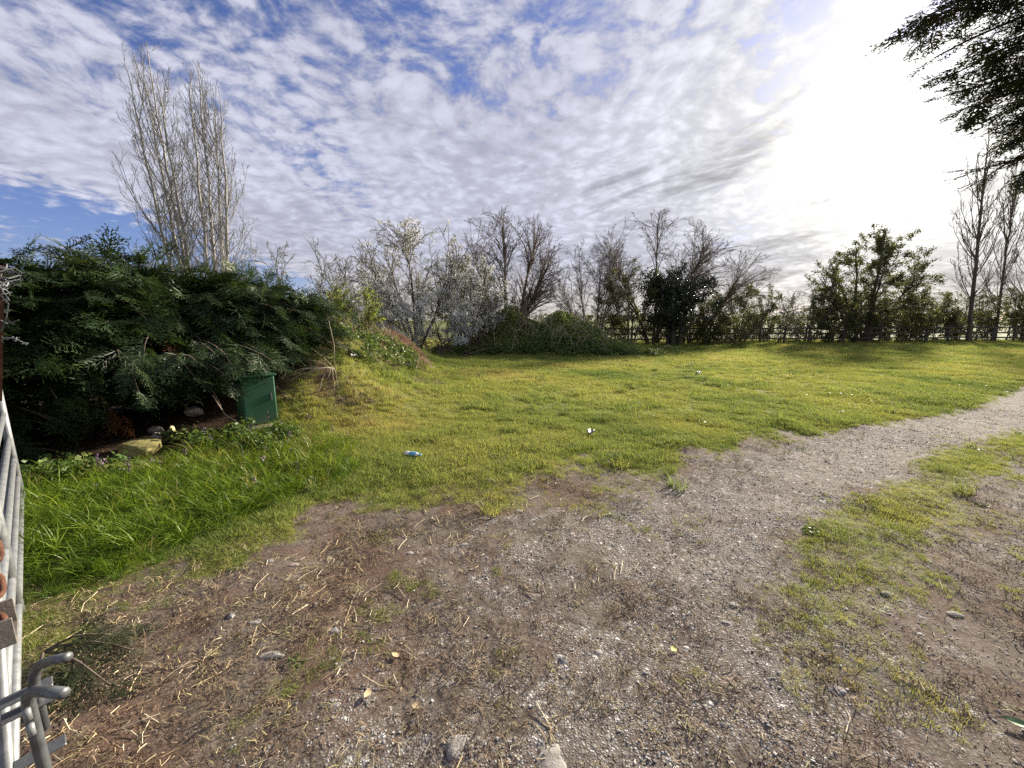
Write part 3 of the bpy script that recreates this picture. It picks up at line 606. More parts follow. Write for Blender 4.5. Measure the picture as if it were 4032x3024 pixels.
# lit leafy shrub on the ridge of the spoil heap, at the end of the hedge
spreading('leafy_shrub', (-5.2, 12.6), 'small shrub in lime-green leaf on the spoil heap beside the hedge end', 'shrub', None, 7, 1.9, .5, .5, .025, 141, 'twig_brown', 'twig_brown', (1.1, .9), (6, 4, 4), foliage=[LF(2600, .07, 'lime_leaf')], env_c=.5)

# ------------------------------------------------------------------ conifer sprays
def spray_template(seed, pairs, subs, w=.030, droop=.18):
    rng = np.random.RandomState(seed); V = []; F = []
    def blade(p, d, ln, wd):
        d = unit(np.array(d)); s = unit(np.cross(d, [rng.randn() * .25, rng.randn() * .25, 1.])); i = len(V)
        V.extend([p + d * ln * .12 + s * wd, p + d * ln, p + d * ln * .12 - s * wd]); F.append([i, i + 1, i + 2])
    ax = lambda t: np.array([t, .04 * math.sin(3 * t), -droop * t * t])
    blade(ax(0.0), [1, 0, -.05], .55, w * .6); blade(ax(.5), ax(1.05) - ax(.5), .52, w * .8)
    for q in range(pairs):
        t = .08 + .86 * q / pairs
        for s in (-1, 1):
            ln = (.50 * (1 - .62 * t) + .06) * rng.uniform(.75, 1.15); a = math.radians(rng.uniform(32, 52))
            p = ax(t + rng.uniform(-.02, .02)); d = np.array([math.cos(a), s * math.sin(a), rng.uniform(-.25, .12)])
            blade(p, d, ln, w * .7)
            for k in range(subs):
                u = .25 + .65 * k / max(1, subs - 1); a2 = a * s + (1 if k % 2 else -1) * math.radians(rng.uniform(30, 48))
                blade(p + unit(d) * ln * u, [math.cos(a2), math.sin(a2), d[2] + rng.uniform(-.2, .1)], ln * rng.uniform(.30, .46) * (1.15 - u * .4), w * .75)
    return np.array(V), np.array(F)
SPR = [spray_template(i, 8, 3, .029) for i in range(6)]
SPR_LO = [spray_template(20 + i, 6, 3, .046, .08) for i in range(5)]
SPR_XL = [spray_template(40 + i, 5, 1, .055) for i in range(4)]
def place_sprays(tmpl, pos, dirs, ups, size, tint, rng):
    """pos,dirs,ups (n,3) -> Bag with all sprays"""
    b = Bag(); which = rng.randint(0, len(tmpl), len(pos)); d = unit(dirs); s = unit(np.cross(ups, d)); u = np.cross(d, s)
    for k, (V, F) in enumerate(tmpl):
        m = np.where(which == k)[0]
        if not len(m): continue
        W = pos[m][:, None] + size[m][:, None, None] * (V[None, :, 0:1] * d[m][:, None] + V[None, :, 1:2] * s[m][:, None] + V[None, :, 2:3] * u[m][:, None])
        FF = (np.arange(len(m))[:, None, None] * len(V) + F[None]).reshape(-1, 3)
        tt = tint[m][:, None] + .18 * (V[None, :, 0] - .5) + rng.randn(len(m), len(V)) * .03
        b.add(W.reshape(-1, 3), FF, np.clip(tt, 0, 1).ravel())
    return b
def boughs_to_sprays(C, rng, per, t0, size, side=(35, 65), droop=.25, upn=.55):
    """sprays on both sides of each bough"""
    N, k, _ = C.shape; i = np.repeat(np.arange(N), per); n = len(i)
    t = t0 + (1 - t0) * ((np.tile(np.arange(per), N) + rng.rand(n)) / per); t[::per] = .985
    f = t * (k - 1); j = np.minimum(f.astype(int), k - 2); w = (f - j)[:, None]
    p = C[i, j] * (1 - w) + C[i, j + 1] * w; tg = unit(C[i, j + 1] - C[i, j])
    lat = unit(np.cross(tg, [0, 0, 1.])); s = np.where(rng.rand(n) < .5, 1, -1)[:, None]; a = np.radians(rng.uniform(*side, n))[:, None]
    a = np.where((t > .93)[:, None], a * .25, a)
    d = np.cos(a) * tg + np.sin(a) * s * lat + np.array([0, 0, 1.]) * rng.uniform(-droop - .15, .18, (n, 1))
    up = np.array([0, 0, 1.]) + rng.randn(n, 3) * upn
    return p, unit(d), up, size * np.clip(np.exp(rng.randn(n) * .32), .5, 1.7) * (1.15 - .35 * t), t
def hedge():
    rng = np.random.RandomState(5)
    o = empty('conifer_hedge', (-5.6, 5.6, float(terrain(-5.6, 5.6))), 'dense dark green conifer hedge, hollow beneath, beside the grass track', 'hedge')
    A = np.array([-8.1, 1.7]); B_ = np.array([-4.55, 7.2]); ax = unit(B_ - A); nf = np.array([ax[1], -ax[0]])
    LN = np.linalg.norm(B_ - A)
    # trunks
    ts = [.12, .30, .47, .63, .80, .95]; tr = []
    for q in ts:
        c = A + (B_ - A) * q + rng.randn(2) * .12; z = min(.25, float(terrain(*c))); pts = [np.array([c[0], c[1], z - .1])]
        for k in range(7): pts.append(pts[-1] + np.array([rng.randn() * .04, rng.randn() * .04, .25]))
        tr.append(np.array(pts)); mk('trunk', *tube1(np.array(pts), np.linspace(.075, .02, 8) , 8), M['bark_brown'], o, True)
    C = []; kind = []
    def bough(s, h, yaw, ln, rise, droop_, k=8):
        c = A + ax * s * LN; p = np.array([c[0], c[1], h]); dr = nf * math.cos(yaw) + ax * math.sin(yaw); d = np.array([dr[0], dr[1], rise]); pts = [p]
        for j in range(k - 1):
            d = unit(d + np.array([0, 0, -droop_ * j / k]) + rng.randn(3) * .05); p = p + d * ln / (k - 1); pts.append(p)
        C.append(np.array(pts))
    # front face, hollow low down towards the far end
    for q in range(470):
        s = rng.uniform(-.03, 1.0); lo = .06 if s < .45 else (.72 if s < .68 else (.60 if s < .84 else .86))
        h = lo + (2.1 - lo) * rng.rand() ** .85
        ln = rng.uniform(.85, 1.35) * (1.0 if h < 1.8 else .85) * (1.12 if h < .8 else 1.)
        bough(s, h * .92 + .02, rng.uniform(-.75, .75), ln, rng.uniform(.05, .4) if h > .7 else rng.uniform(-.05, .2), rng.uniform(.16, .42) if not .38 < s < .70 else rng.uniform(.08, .26))
    for q in range(110):
        bough(rng.uniform(.16, .47), rng.uniform(.12, .85), rng.uniform(-.6, .6), rng.uniform(1.0, 1.55), rng.uniform(-.05, .2), rng.uniform(.1, .3))
    for q in range(24):
        bough(rng.uniform(.64, .84), rng.uniform(.95, 1.3), rng.uniform(-.25, .3), rng.uniform(1.6, 2.05), rng.uniform(.0, .15), rng.uniform(.16, .30))
    # end face over the spoil heap
    for q in range(120):
        h = .95 + 1.15 * rng.rand(); bough(rng.uniform(.85, 1.02), h * .92, rng.uniform(.4, 2.0), rng.uniform(.85, 1.55), rng.uniform(.05, .35), rng.uniform(.1, .3))
    # top
    for q in range(200):
        bough(rng.uniform(-.05, 1.0), rng.uniform(1.45, 1.8), rng.uniform(-2.2, 2.2), rng.uniform(.5, .95), rng.uniform(.5, 1.8), .03)
    C = np.array(C)
    # a long low bough reaching out over the mossy stone, and one over the heap
    CR = np.linspace(.022, .005, C.shape[1])[None] * rng.uniform(.7, 1.2, (len(C), 1))
    bag_tubes([(C, CR, 3)]).mk('branch', M['bark_brown'], o, True)
    p, d, up, sz, t = boughs_to_sprays(C, rng, 14, .25, .30)
    keep = ~((np.hypot(p[:, 0] + 3.6, p[:, 1] - 5.3) < .55) & (p[:, 2] < .74)); p, d, up, sz, t = p[keep], d[keep], up[keep], sz[keep], t[keep]
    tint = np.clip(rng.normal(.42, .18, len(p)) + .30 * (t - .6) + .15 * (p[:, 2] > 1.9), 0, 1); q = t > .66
    place_sprays(SPR, p[q], d[q], up[q], sz[q], tint[q], rng).mk('foliage', M['conifer'], o); q = ~q
    place_sprays(SPR_XL, p[q], d[q], up[q], sz[q] * 1.2, tint[q], rng).mk('foliage', M['conifer'], o)
    # inner and rear mass
    Cb = []
    n0 = len(C); C = list(C)
    for q in range(290):
        s = rng.uniform(-.05, 1.0); h = rng.uniform(.05, 2.0)
        bough(s, h, math.pi + rng.uniform(-.9, .9), rng.uniform(.6, 1.1), rng.uniform(.0, .4), .15)
    Cb = np.array(C[n0:])
    p, d, up, sz, t = boughs_to_sprays(Cb, rng, 11, .15, .50)
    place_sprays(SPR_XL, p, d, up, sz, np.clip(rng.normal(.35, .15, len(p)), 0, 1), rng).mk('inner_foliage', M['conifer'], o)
    # withered sprays hanging in the hollow
    pd = np.array([[-5.05, 4.75, .55], [-5.0, 4.82, .42], [-5.12, 4.8, .48], [-3.95, 5.9, 1.25], [-4.0, 5.75, 1.18], [-4.6, 5.2, 1.35]]); n = len(pd)
    place_sprays(SPR, pd, unit(np.array([[.2, -.2, -1.]] * 3 + [[.5, -.4, -.6]] * 3)), unit(rng.randn(n, 3)), np.full(n, .30), rng.rand(n), rng).mk('withered_foliage', M['dead_conifer'], o)
    # bare pale stick inside
    mk('bare_stick', *tube1([(-5.15, 4.62, 1.02), (-5.13, 4.60, 1.2), (-5.15, 4.6, 1.45)], [.022, .02, .018], 7), M['bark_pale'], o, True)
hedge()

def big_conifer():
    rng = np.random.RandomState(77); bx, by = 9.4, 5.7; z0 = float(terrain(bx, by))
    o = empty('conifer_tree', (bx, by, z0), 'dark conifer with drooping feathery boughs overhanging the end of the track', 'tree')
    mk('trunk', *tube1([(bx, by, z0 - .2), (bx + .05, by, 3), (bx, by + .05, 6), (bx, by, 9), (bx, by, 11.5)], [.34, .29, .22, .13, .03], 12), M['bark_brown'], o, True)
    C = []
    def bough(h, az, ln, rise, dr, k=11):
        d = np.array([math.cos(az), math.sin(az), rise]); p = np.array([bx, by, h]); pts = [p]
        for j in range(k - 1):
            d = unit(d + np.array([0, 0, -dr * j / k]) + rng.randn(3) * .035); p = p + d * ln / (k - 1); pts.append(p)
        C.append(np.array(pts))
    for q in range(134):
        h = rng.uniform(4.3, 9.8); f = 1 - .55 * max(0, (h - 7.2) / 3.0) - .20 * max(0, (6.3 - h))
        bough(h, (rng.uniform(1.9, 5.2) if rng.rand() < .72 else rng.uniform(0, 6.283)), 3.1 * f * rng.uniform(.72, 1.05), rng.uniform(-.02, .14), rng.uniform(.0, .12))
    C = np.array(C)
    S, SR = grow(C, np.full(C.shape[:2], .03), 5, .3, .9, 42, 8, .42, 7, -.05, .06, rng, .6, .3, .008, .6)
    bag_tubes([(C, np.linspace(.05, .010, C.shape[1])[None] * np.ones((len(C), 1)), 5), (S, SR * .6, 4)]).mk('branch', M['bark_brown'], o, True)
    p, d, up, sz, t = boughs_to_sprays(C, rng, 18, .22, .42, droop=.1, upn=.25); p2, d2, up2, sz2, t2 = boughs_to_sprays(S, rng, 6, .15, .34, droop=.1, upn=.25)
    place_sprays(SPR_LO, p, d, up, sz, np.clip(rng.normal(.45, .2, len(p)), 0, 1), rng).mk('foliage', M['cedar'], o)
    place_sprays(SPR_LO, p2, d2, up2, sz2, np.clip(rng.normal(.45, .2, len(p2)), 0, 1), rng).mk('foliage', M['cedar'], o)
big_conifer()

# ------------------------------------------------------------------ bramble mound
def bramble():
    rng = np.random.RandomState(201); c = (1.35, 19.6)
    o = empty('bramble_mound', (c[0], c[1], float(terrain(*c))), 'low mound of green brambles and dry canes in front of the bare trees', 'bramble')
    n = 9500; x = 1.35 + rng.randn(n) * 2.05; y = 19.6 + rng.randn(n) * .95
    e = np.exp(-(((x - 1.35) / 3.9) ** 2 + ((y - 19.6) / 1.9) ** 2) ** 1.2)
    lump = .30 + .9 * sm(fbm(x, y, .8, 3), .35, .65)
    z = terrain(x, y) + (.6 * e * lump + .14) * rng.rand(n) ** .45
    V, F, t = leaf_at(np.stack([x, y, z], -1), .13, rng, .7, .35); mk('foliage', V, F, M['bramble_leaf'], o, False, {'tint': t})
    # arching canes
    m = 110; a = rng.rand(m) * 6.283; x0 = 1.7 + rng.randn(m) * 2.0; y0 = 19.2 + rng.randn(m) * .8; L = rng.uniform(.5, 1.5, m); h = rng.uniform(.25, .75, m)
    s = np.linspace(0, 1, 7); P = np.stack([x0[:, None] + np.cos(a)[:, None] * L[:, None] * s, y0[:, None] + np.sin(a)[:, None] * L[:, None] * s * .6, np.zeros((m, 7))], -1)
    P[..., 2] = terrain(P[..., 0], P[..., 1]) + .12 + (.25 * np.exp(-((P[..., 0] - 1.35) / 3.5) ** 2) + h[:, None]) * 4 * s * (1 - s) * .8
    bag_tubes([(P, np.full((m, 7), .008), 3)]).mk('cane', M['cane'], o, False, 'stuff')
bramble()

# ------------------------------------------------------------------ wooden fence
def fence():
    a = np.array([2.5, 25.3]); b = np.array([46.0, 29.6]); L = np.linalg.norm(b - a); d = (b - a) / L; n = int(L / 1.83) + 1; rz = math.atan2(d[1], d[0]); rng = np.random.RandomState(9)
    o = empty('post_and_rail_fence', (a[0], a[1], float(terrain(*a))), 'dark weathered wooden post and rail fence along the far side of the field', 'fence')
    tops = []
    for i in range(n):
        p = a + d * 1.83 * i; z = float(terrain(*p)); h = 1.2 + rng.uniform(-.03, .05); tops.append((p, z))
        mk('post', *box((p[0], p[1], z + h / 2 - .1), (.12, .10, h + .2), rz + rng.uniform(-.1, .1), .008), M['fence_wood'], o)
    nv = np.array([d[1], -d[0]])
    for i in range(0, n - 1):
        for h in (.35, .70, 1.05):
            (p, z), (q, z2) = tops[i], tops[i + 1]; c = (p + q) / 2 + nv * .075; V, F = box((0, 0, 0), (1.82, .036, .10 + rng.uniform(-.006, .006)), 0, .005)
            tilt = math.atan2(z2 - z, 1.83) + rng.uniform(-.008, .008); c_, s_ = math.cos(tilt), math.sin(tilt)
            V = V @ np.array([[c_, 0, s_], [0, 1, 0], [-s_, 0, c_]]); c_, s_ = math.cos(rz), math.sin(rz); V = V @ np.array([[c_, s_, 0], [-s_, c_, 0], [0, 0, 1]])
            mk('rail', V + np.array([c[0], c[1], (z + z2) / 2 + h + rng.uniform(-.012, .012)]), F, M['fence_wood'], o)
fence()

# ------------------------------------------------------------------ far hedgerow beyond the next field
def far_hedgerow():
    rng = np.random.RandomState(301); n = 9000; x = rng.uniform(-260, 320, n); y = 190 + rng.randn(n) * 3 + 15 * np.sin(x * .02)
    h = 2.5 + 4.5 * fbm(x, y * 0, .05, 3); z = h * rng.rand(n) ** .7 - .2
    V, F, t = leaf_at(np.stack([x, y, z], -1), 1.1, rng, .8)
    o = mk('distant_hedgerow', V, F, M['haw_leaf'], None, False, {'tint': t * .6}); tag(o, 'distant hedgerow on the skyline beyond the fence', 'hedgerow', None, 'stuff')
far_hedgerow()

# ------------------------------------------------------------------ green cabinet and what lies under the hedge
def lump(c, size, seed, sub=3, rough=.22, flat=0.):
    """an uneven stone"""
    import bmesh
    bm = bmesh.new(); bmesh.ops.create_icosphere(bm, subdivisions=sub, radius=.5); rng = np.random.RandomState(seed)
    V = np.array([v.co[:] for v in bm.verts]); F = np.array([[q.index for q in f.verts] for f in bm.faces]); bm.free()
    for k in range(5):
        nrm = unit(rng.randn(3)); dd = V @ nrm; cut = rng.uniform(.22, .42); V = V - np.outer(np.maximum(dd - cut, 0) * .85, nrm)
    for f in (3, 7, 15): V = V * (1 + rough * .5 * (3 / f) * (np.sin(V @ rng.randn(3) * f + rng.rand() * 6) * np.cos(V @ rng.randn(3) * f))[:, None])
    a = rng.rand() * 6.28; c_, s_ = math.cos(a), math.sin(a); V = V @ np.array([[c_, s_, 0], [-s_, c_, 0], [0, 0, 1]])
    return V * np.array(size) + np.array(c), F
def on(x, y, dz=0.): return (x, y, float(terrain(x, y)) + dz)
def cabinet():
    cx, cy = -3.72, 5.50; z = float(terrain(cx, cy)) - .03; rz = math.atan2(.75, .65)
    o = empty('utility_cabinet', (cx, cy, z), 'dark green metal cabinet half hidden under the conifer hedge', 'cabinet')
    c_, s_ = math.cos(rz), math.sin(rz)
    def part(name, lc, s, mat, bev):
        V, F = box(lc, s, 0, bev); V = V @ np.array([[c_, s_, 0], [-s_, c_, 0], [0, 0, 1]]); return mk(name, V + np.array([cx, cy, z]), F, M[mat], o)
    part('body', (0, 0, .38), (.42, .34, .72), 'green_paint', .012)
    part('door', (0, -.176, .39), (.385, .012, .65), 'green_paint', .004)
    part('lid', (0, -.01, .755), (.46, .39, .03), 'green_paint', .008)
    part('plinth', (0, 0, .02), (.44, .36, .06), 'concrete', .006)
    part('handle', (.14, -.187, .44), (.02, .014, .10), 'galv_dark', .003)
    for hz in (.16, .60): part('hinge', (-.197, -.178, hz), (.016, .02, .07), 'green_paint', .003)
cabinet()
def stone_thing(name, c, s, seed, mat, label, cat='stone', group=None, sub=3, rough=.2):
    o = mk(name, *lump((0, 0, 0), s, seed, sub, rough), M[mat], None, True); o.location = c; return tag(o, label, cat, group)
stone_thing('mossy_boulder', on(-4.42, 4.42, .09), (.46, .38, .26), 1, 'moss', 'yellow-mossed boulder at the edge of the hedge hollow', 'boulder', sub=5, rough=.3)
stone_thing('concrete_lump', on(-4.72, 5.6, .06), (.28, .24, .18), 2, 'concrete', 'lump of broken concrete in the dark hollow under the hedge', 'rubble', rough=.4)
stone_thing('yellow_stone', on(-4.62, 5.05, .06), (.12, .14, .18), 3, 'yellow_stone', 'small tilted yellow stone block under the hedge', rough=.1)
for i, (x, y, s, lb) in enumerate(((-4.75, 4.98, .20, 'brown rubble stone between the mossy boulder and the yellow block'), (-4.55, 4.78, .16, 'flat rubble stone next to the mossy boulder'), (-4.95, 5.2, .22, 'half buried rubble stone behind the yellow block'))):
    stone_thing('rubble_stone', on(x, y, .03), (s, s * .8, s * .55), 10 + i, 'concrete', lb)
def slab():
    V, F = box((0, 0, 0), (.46, .16, .045), .45, .01); o = mk('timber_offcut', V, F, M['dead_wood'], None); o.location = on(-3.62, 5.22, .05); o.rotation_euler = (.06, -.05, 0)
    tag(o, 'weathered timber offcut lying in the grass in front of the green cabinet', 'timber')
slab()

# ------------------------------------------------------------------ sticks and dry canes
def stick(name, pts, r, mat, label, cat='stick', group=None):
    pts = np.array(pts, float); o0 = pts[0].copy(); rr = np.linspace(r, r * .55, len(pts)); V, F = tube1(pts - o0, rr, 6)
    o = mk(name, V, F, M[mat], None, True); o.location = o0; return tag(o, label, cat, group)
T_ = lambda x, y, dz=0.: (x, y, float(terrain(x, y)) + dz)
stick('fallen_branch', [T_(-2.3, 16.9, .03), T_(-1.7, 17.1, .16), T_(-1.1, 17.3, .25), T_(-.5, 17.4, .33)], .04, 'bark_brown', 'dark fallen branch lying before the brown brush', 'branch')
stick('dead_stick', [T_(-2.75, 8.3, .02), T_(-2.5, 8.35, .2), T_(-2.2, 8.4, .42)], .016, 'bark_brown', 'short dark stick poking out of the spoil heap', 'stick')
stick('dead_stick', [T_(-3.35, 8.0, .18), T_(-3.0, 7.95, .22), T_(-2.65, 8.0, .12)], .011, 'cane', 'pale dry stick lying on the spoil heap', 'stick')
stick('dead_stick', [T_(-4.4, 5.55, .36), T_(-4.05, 5.3, .22), T_(-3.6, 5.1, .10), T_(-3.3, 5.0, .05)], .010, 'cane', 'long pale stick leaning across the foot of the green cabinet', 'stick')
stick('dead_stick', [T_(-4.9, 4.0, .03), T_(-4.55, 3.95, .10), T_(-4.25, 3.85, .03)], .010, 'cane', 'pale stick at the hedge foot below the mossy boulder', 'stick')
def cane_fan():
    rng = np.random.RandomState(401); o = empty('dry_cane_clump', T_(-3.0, 6.5), 'fan of bleached dry canes beside the green cabinet', 'canes')
    C = []; top = np.array([-3.05, 6.55, float(terrain(-3.05, 6.55)) + .42])
    for i in range(11):
        a = rng.uniform(2.2, 6.0); L = rng.uniform(.25, 1.05); e = top + np.array([math.cos(a) * L, math.sin(a) * L * .7, -rng.uniform(.05, .62)]); e[2] = max(e[2], float(terrain(e[0], e[1])) + .01)
        s = np.linspace(0, 1, 6)[:, None]; q = top + (e - top) * s; q[:, 2] += .10 * np.sin(s[:, 0] * 3.14) ; q += rng.randn(6, 3) * .012; C.append(q)
    for q in C: mk('cane', *tube1(q, np.linspace(.006, .003, 6), 5), M['cane'], o, True)
cane_fan()
# tall dry stalks on the heap and by its foot
rngS = np.random.RandomState(411)
for i, (x, y, h) in enumerate(((-2.55, 12.0, 1.15), (-3.9, 10.2, .9), (-4.15, 10.6, .85), (-3.2, 6.9, 1.0), (-2.4, 9.6, .55))):
    lb = ['tall dry stalk standing in the grass at the foot of the spoil heap', 'thin dry stalk rising from the red soil of the heap', 'shorter dry stalk higher up on the red soil of the heap', 'thin dry stalk beside the dry cane clump', 'short dry stalk on the grassy flank of the heap'][i]
    stick('dry_stalk', [T_(x, y, -.03), T_(x + .03, y, h * .5), T_(x + rngS.uniform(-.1, .1), y, h)], .008, 'cane', lb, 'stalk', None)

# ------------------------------------------------------------------ gate with drop bolt, chain and barbed wire
def gate():
    N0 = np.array([-1.10, .60]); F0 = np.array([-4.17, 3.08]); d = unit(F0 - N0); side = np.array([-d[1], d[0]]); side = -side if side[0] < 0 else side
    zb = lambda p: float(terrain(*p))
    o = empty('field_gate', (N0[0], N0[1], zb(N0)), 'galvanised steel field gate swung open alongside the hedge', 'gate')
    for h in (.14, .29, .45, .63, .84, 1.08):
        mk('rail', *tube1([(*N0, h), (*((N0 + F0) / 2), h - .005), (*F0, h)], .019, 10), M['galv'], o, True)
    for p in (N0, F0, N0 + (F0 - N0) * .48):
        mk('stile', *tube1([(*p, .10), (*p, 1.10)], .024, 10), M['galv'], o, True)
    mk('brace', *tube1([(*(N0 + side * .03), .16), (*(N0 + (F0 - N0) * .46 + side * .03), 1.06)], .014, 8), M['galv'], o, True)
    # latch keep of folded flat steel on the yard side, holding the chain
    c = N0 + d * .40 + side * .07; rz = math.atan2(d[1], d[0]); k = empty_part = None
    kb = Bag()
    for lc, s in (((0, 0, -.036), (.12, .06, .006)), ((.058, 0, 0), (.006, .06, .072)), ((-.058, 0, 0), (.006, .06, .072)), ((0, .029, -.012), (.11, .004, .044))):
        V, F = box(lc, s, 0, .0012); c_, s_ = math.cos(rz), math.sin(rz); kb.add(V @ np.array([[c_, s_, 0], [-s_, c_, 0], [0, 0, 1]]) + np.array([c[0], c[1], .80]), F)
    kb.mk('latch_keep', M['steel_worn'], o)
    mk('latch_arm', *box((*(N0 + d * .40 + side * .03), .765), (.05, .10, .008), rz, .002), M['steel_worn'], o)
    # drop bolt: upright rod with bent handle, second rod, slotted clips
    b = np.array([-1.125, .765])
    rod = mk('bolt_rod', *tube1([(b[0], b[1], .03), (b[0], b[1], .60), (b[0], b[1], .715), (b[0] + .006, b[1] - .002, .742), (b[0] + .03, b[1] - .008, .762), (b[0] + .075, b[1] - .02, .775), (b[0] + .135, b[1] - .035, .786)], .0115, 10), M['galv_dark'], o, True)
    b2 = b + np.array([-.035, .040])
    mk('bolt_rod', *tube1([(b2[0], b2[1], .60), (b2[0], b2[1], .725), (b2[0] + .006, b2[1], .755), (b2[0] + .03, b2[1] - .004, .787), (b2[0] + .075, b2[1] - .012, .808), (b2[0] + .125, b2[1] - .022, .826)], .0105, 10), M['galv_dark'], o, True)
    for z in (.715, .675, .54):
        V, F = box((0, 0, 0), (.085, .04, .006), math.atan2(side[1], side[0]), .002); mk('bolt_clip', V + np.array([b[0] - .045, b[1] + .03, z]), F, M['galv_dark'], o)
    for z in (.715, .675):
        mk('clip_bolt', *tube1([(b[0] + .026, b[1] - .024, z - .012), (b[0] + .026, b[1] - .024, z + .016)], .007, 6), M['galv'], o, True)
    # leaning angle-iron arm that carries barbed wire
    p0 = np.array([-3.50, 2.56, 1.06]); p1 = np.array([-3.17, 2.46, 1.93]); ar = Bag()
    ar.add(*tube1([p0, p1], .017, 4)); ar.add(*tube1([p0 + [.018, .012, 0], p1 + [.018, .012, 0]], .012, 4)); ar.mk('angle_iron_arm', M['rust'], o)
gate()
def chain():
    o = empty('chain', (-1.36, .94, .80), 'rusty iron chain draped through the gate latch keep', 'chain'); c = np.array([-1.40, .925, .80])
    for i in range(5):
        a = np.linspace(0, 2 * math.pi, 17); q = np.stack([.024 * np.cos(a), .017 * np.sin(a), 0 * a], -1); q[:, 0] += np.sign(q[:, 0]) * .012
        Rm = np.array(Euler((R_(78 if i % 2 else 10), R_(-25 - 8 * i), R_(141))).to_matrix()); off = np.array([-.045 * i + .03, .037 * i - .022, .0 + .030 * i * (i > 1)])
        V, F = tubes((q @ Rm.T + c + off)[None], np.full((1, 17), .0075), 8); mk('chain_link', V, F, M['rust'], o, True)
chain()
def barbed_wire():
    rng = np.random.RandomState(500); o = empty('barbed_wire', (-3.2, 2.5, 1.9), 'tangle of rusty grey barbed wire tied to the gate arm', 'barbed wire')
    def strand(pts, n=60, barbs=True):
        pts = np.array(pts, float); t = np.linspace(0, len(pts) - 1, n); i = np.minimum(t.astype(int), len(pts) - 2); w = (t - i)[:, None]; w = w * w * (3 - 2 * w) * .5 + w * .5
        c = pts[i] * (1 - w) + pts[i + 1] * w; b = Bag()
        for ph in (0, math.pi):
            q = c.copy(); q[:, 2] += .0032 * np.cos(t * 14 + ph); q[:, 1] += .0032 * np.sin(t * 14 + ph); b.add(*tube1(q, .0022, 5))
        if barbs:
            for j in range(6, n - 3, 9):
                for k in range(2):
                    dr = unit(rng.randn(3)); b.add(*tube1([c[j] - dr * .018, c[j] + dr * .018], [.0018, .0010], 4))
        b.mk('strand', M['galv_dark'] if rng.rand() < .6 else M['galv'], o)
    # wound round the arm top
    for q in range(7):
        c = np.array([-3.21, 2.47, 1.80 + .022 * q]); a0 = rng.rand() * 6; r = rng.uniform(.04, .11)
        strand([c + np.array([math.cos(a0 + s) * r * 1.1, math.sin(a0 + s) * r, rng.randn() * .02]) for s in np.linspace(0, 5.4, 8)], 48)
    for q in range(9):
        strand([np.array([-3.36, 2.52, 1.86]) + rng.randn(3) * .03, np.array([-3.25, 2.47, 1.90]) + rng.randn(3) * .03, np.array([-3.09, 2.42, 1.87 - .02 * q]) + rng.randn(3) * .035], 30)
    strand([(-3.20, 2.47, 1.76), (-3.12, 2.44, 1.70), (-3.15, 2.44, 1.62), (-3.24, 2.48, 1.55), (-3.36, 2.52, 1.50)], 40)
    strand([(-3.45, 2.6, 1.42), (-3.22, 2.46, 1.49), (-3.05, 2.38, 1.49), (-2.93, 2.34, 1.455)], 46)
    strand([(-3.25, 2.5, 1.57), (-3.12, 2.44, 1.585), (-3.05, 2.42, 1.60)], 16)
barbed_wire()

# ------------------------------------------------------------------ litter and loose things on the ground
def lathe(prof, n=20):
    a = np.arange(n) / n * 2 * math.pi; V = np.array([[r * math.cos(q), r * math.sin(q), z] for r, z in prof for q in a]); k = len(prof)
    F = np.array([[i * n + j, i * n + (j + 1) % n, (i + 1) * n + (j + 1) % n, (i + 1) * n + j] for i in range(k - 1) for j in range(n)]); return V, F
def bottle():
    o = empty('plastic_bottle', T_(-1.17, 4.33, .05), 'crushed plastic bottle with blue wrapper lying at the edge of the grass', 'bottle'); o.rotation_euler = (R_(86), 0, R_(62))
    def part(name, prof, mat, squash=.0):
        V, F = lathe(prof, 18); V[:, 1] *= .82; V[:, 0] += .004 * np.sin(V[:, 2] * 60); ob = bpy.data.objects.new(name, mesh_data(name, V, F, M[mat], True)); COL.objects.link(ob); ob.parent = o
    part('body', [(0, -.10), (.028, -.098), (.033, -.088), (.033, -.03), (.031, -.02)], 'bottle'); part('wrapper', [(.0315, -.022), (.0345, -.02), (.0345, .055), (.030, .075)], 'bottle_blue')
    part('neck', [(.030, .074), (.016, .098), (.013, .105), (.013, .112)], 'bottle'); part('cap', [(.0, .13), (.0155, .13), (.0155, .110), (.013, .110)], 'bottle_blue')
bottle()
def scrap(name, loc, size, seed, mat, label, cat='litter', n=8, group=None, curl=.3):
    """a crumpled sheet with thickness"""
    rng = np.random.RandomState(seed); g = np.linspace(-.5, .5, n); X, Y = np.meshgrid(g, g); Z = curl * (fbm(X + seed, Y, 3.3, 3) - .5) * 1.6 + curl * .5 * X * X
    X = X * (1 + .15 * rng.randn(n, n) * .4); V = np.stack([X * size[0], Y * size[1], Z * size[0]], -1).reshape(-1, 3); m = n * n
    i = (np.arange(n - 1)[:, None] * n + np.arange(n - 1)[None]).ravel(); F = np.stack([i, i + 1, i + n + 1, i + n], -1)
    V2 = V - np.array([0, 0, .002]); ed = np.array([j for j in range(n)] + [n * j + n - 1 for j in range(1, n)] + [m - 1 - j for j in range(1, n)] + [m - n - n * j for j in range(1, n - 1)]); e2 = np.roll(ed, -1)
    o = mk(name, np.concatenate([V, V2]), [np.concatenate([F, F[:, ::-1] + m, np.stack([e2, ed, ed + m, e2 + m], -1)])], M[mat], None, True); o.location = loc; o.rotation_euler = (0, 0, rng.rand() * 6.28); return tag(o, label, cat, group)
scrap('crumpled_wrapper', T_(1.1, 5.25, .045), (.10, .07), 3, 'grey_litter', 'crumpled grey wrapper lying in the grass near the track edge', 'wrapper', curl=.9)
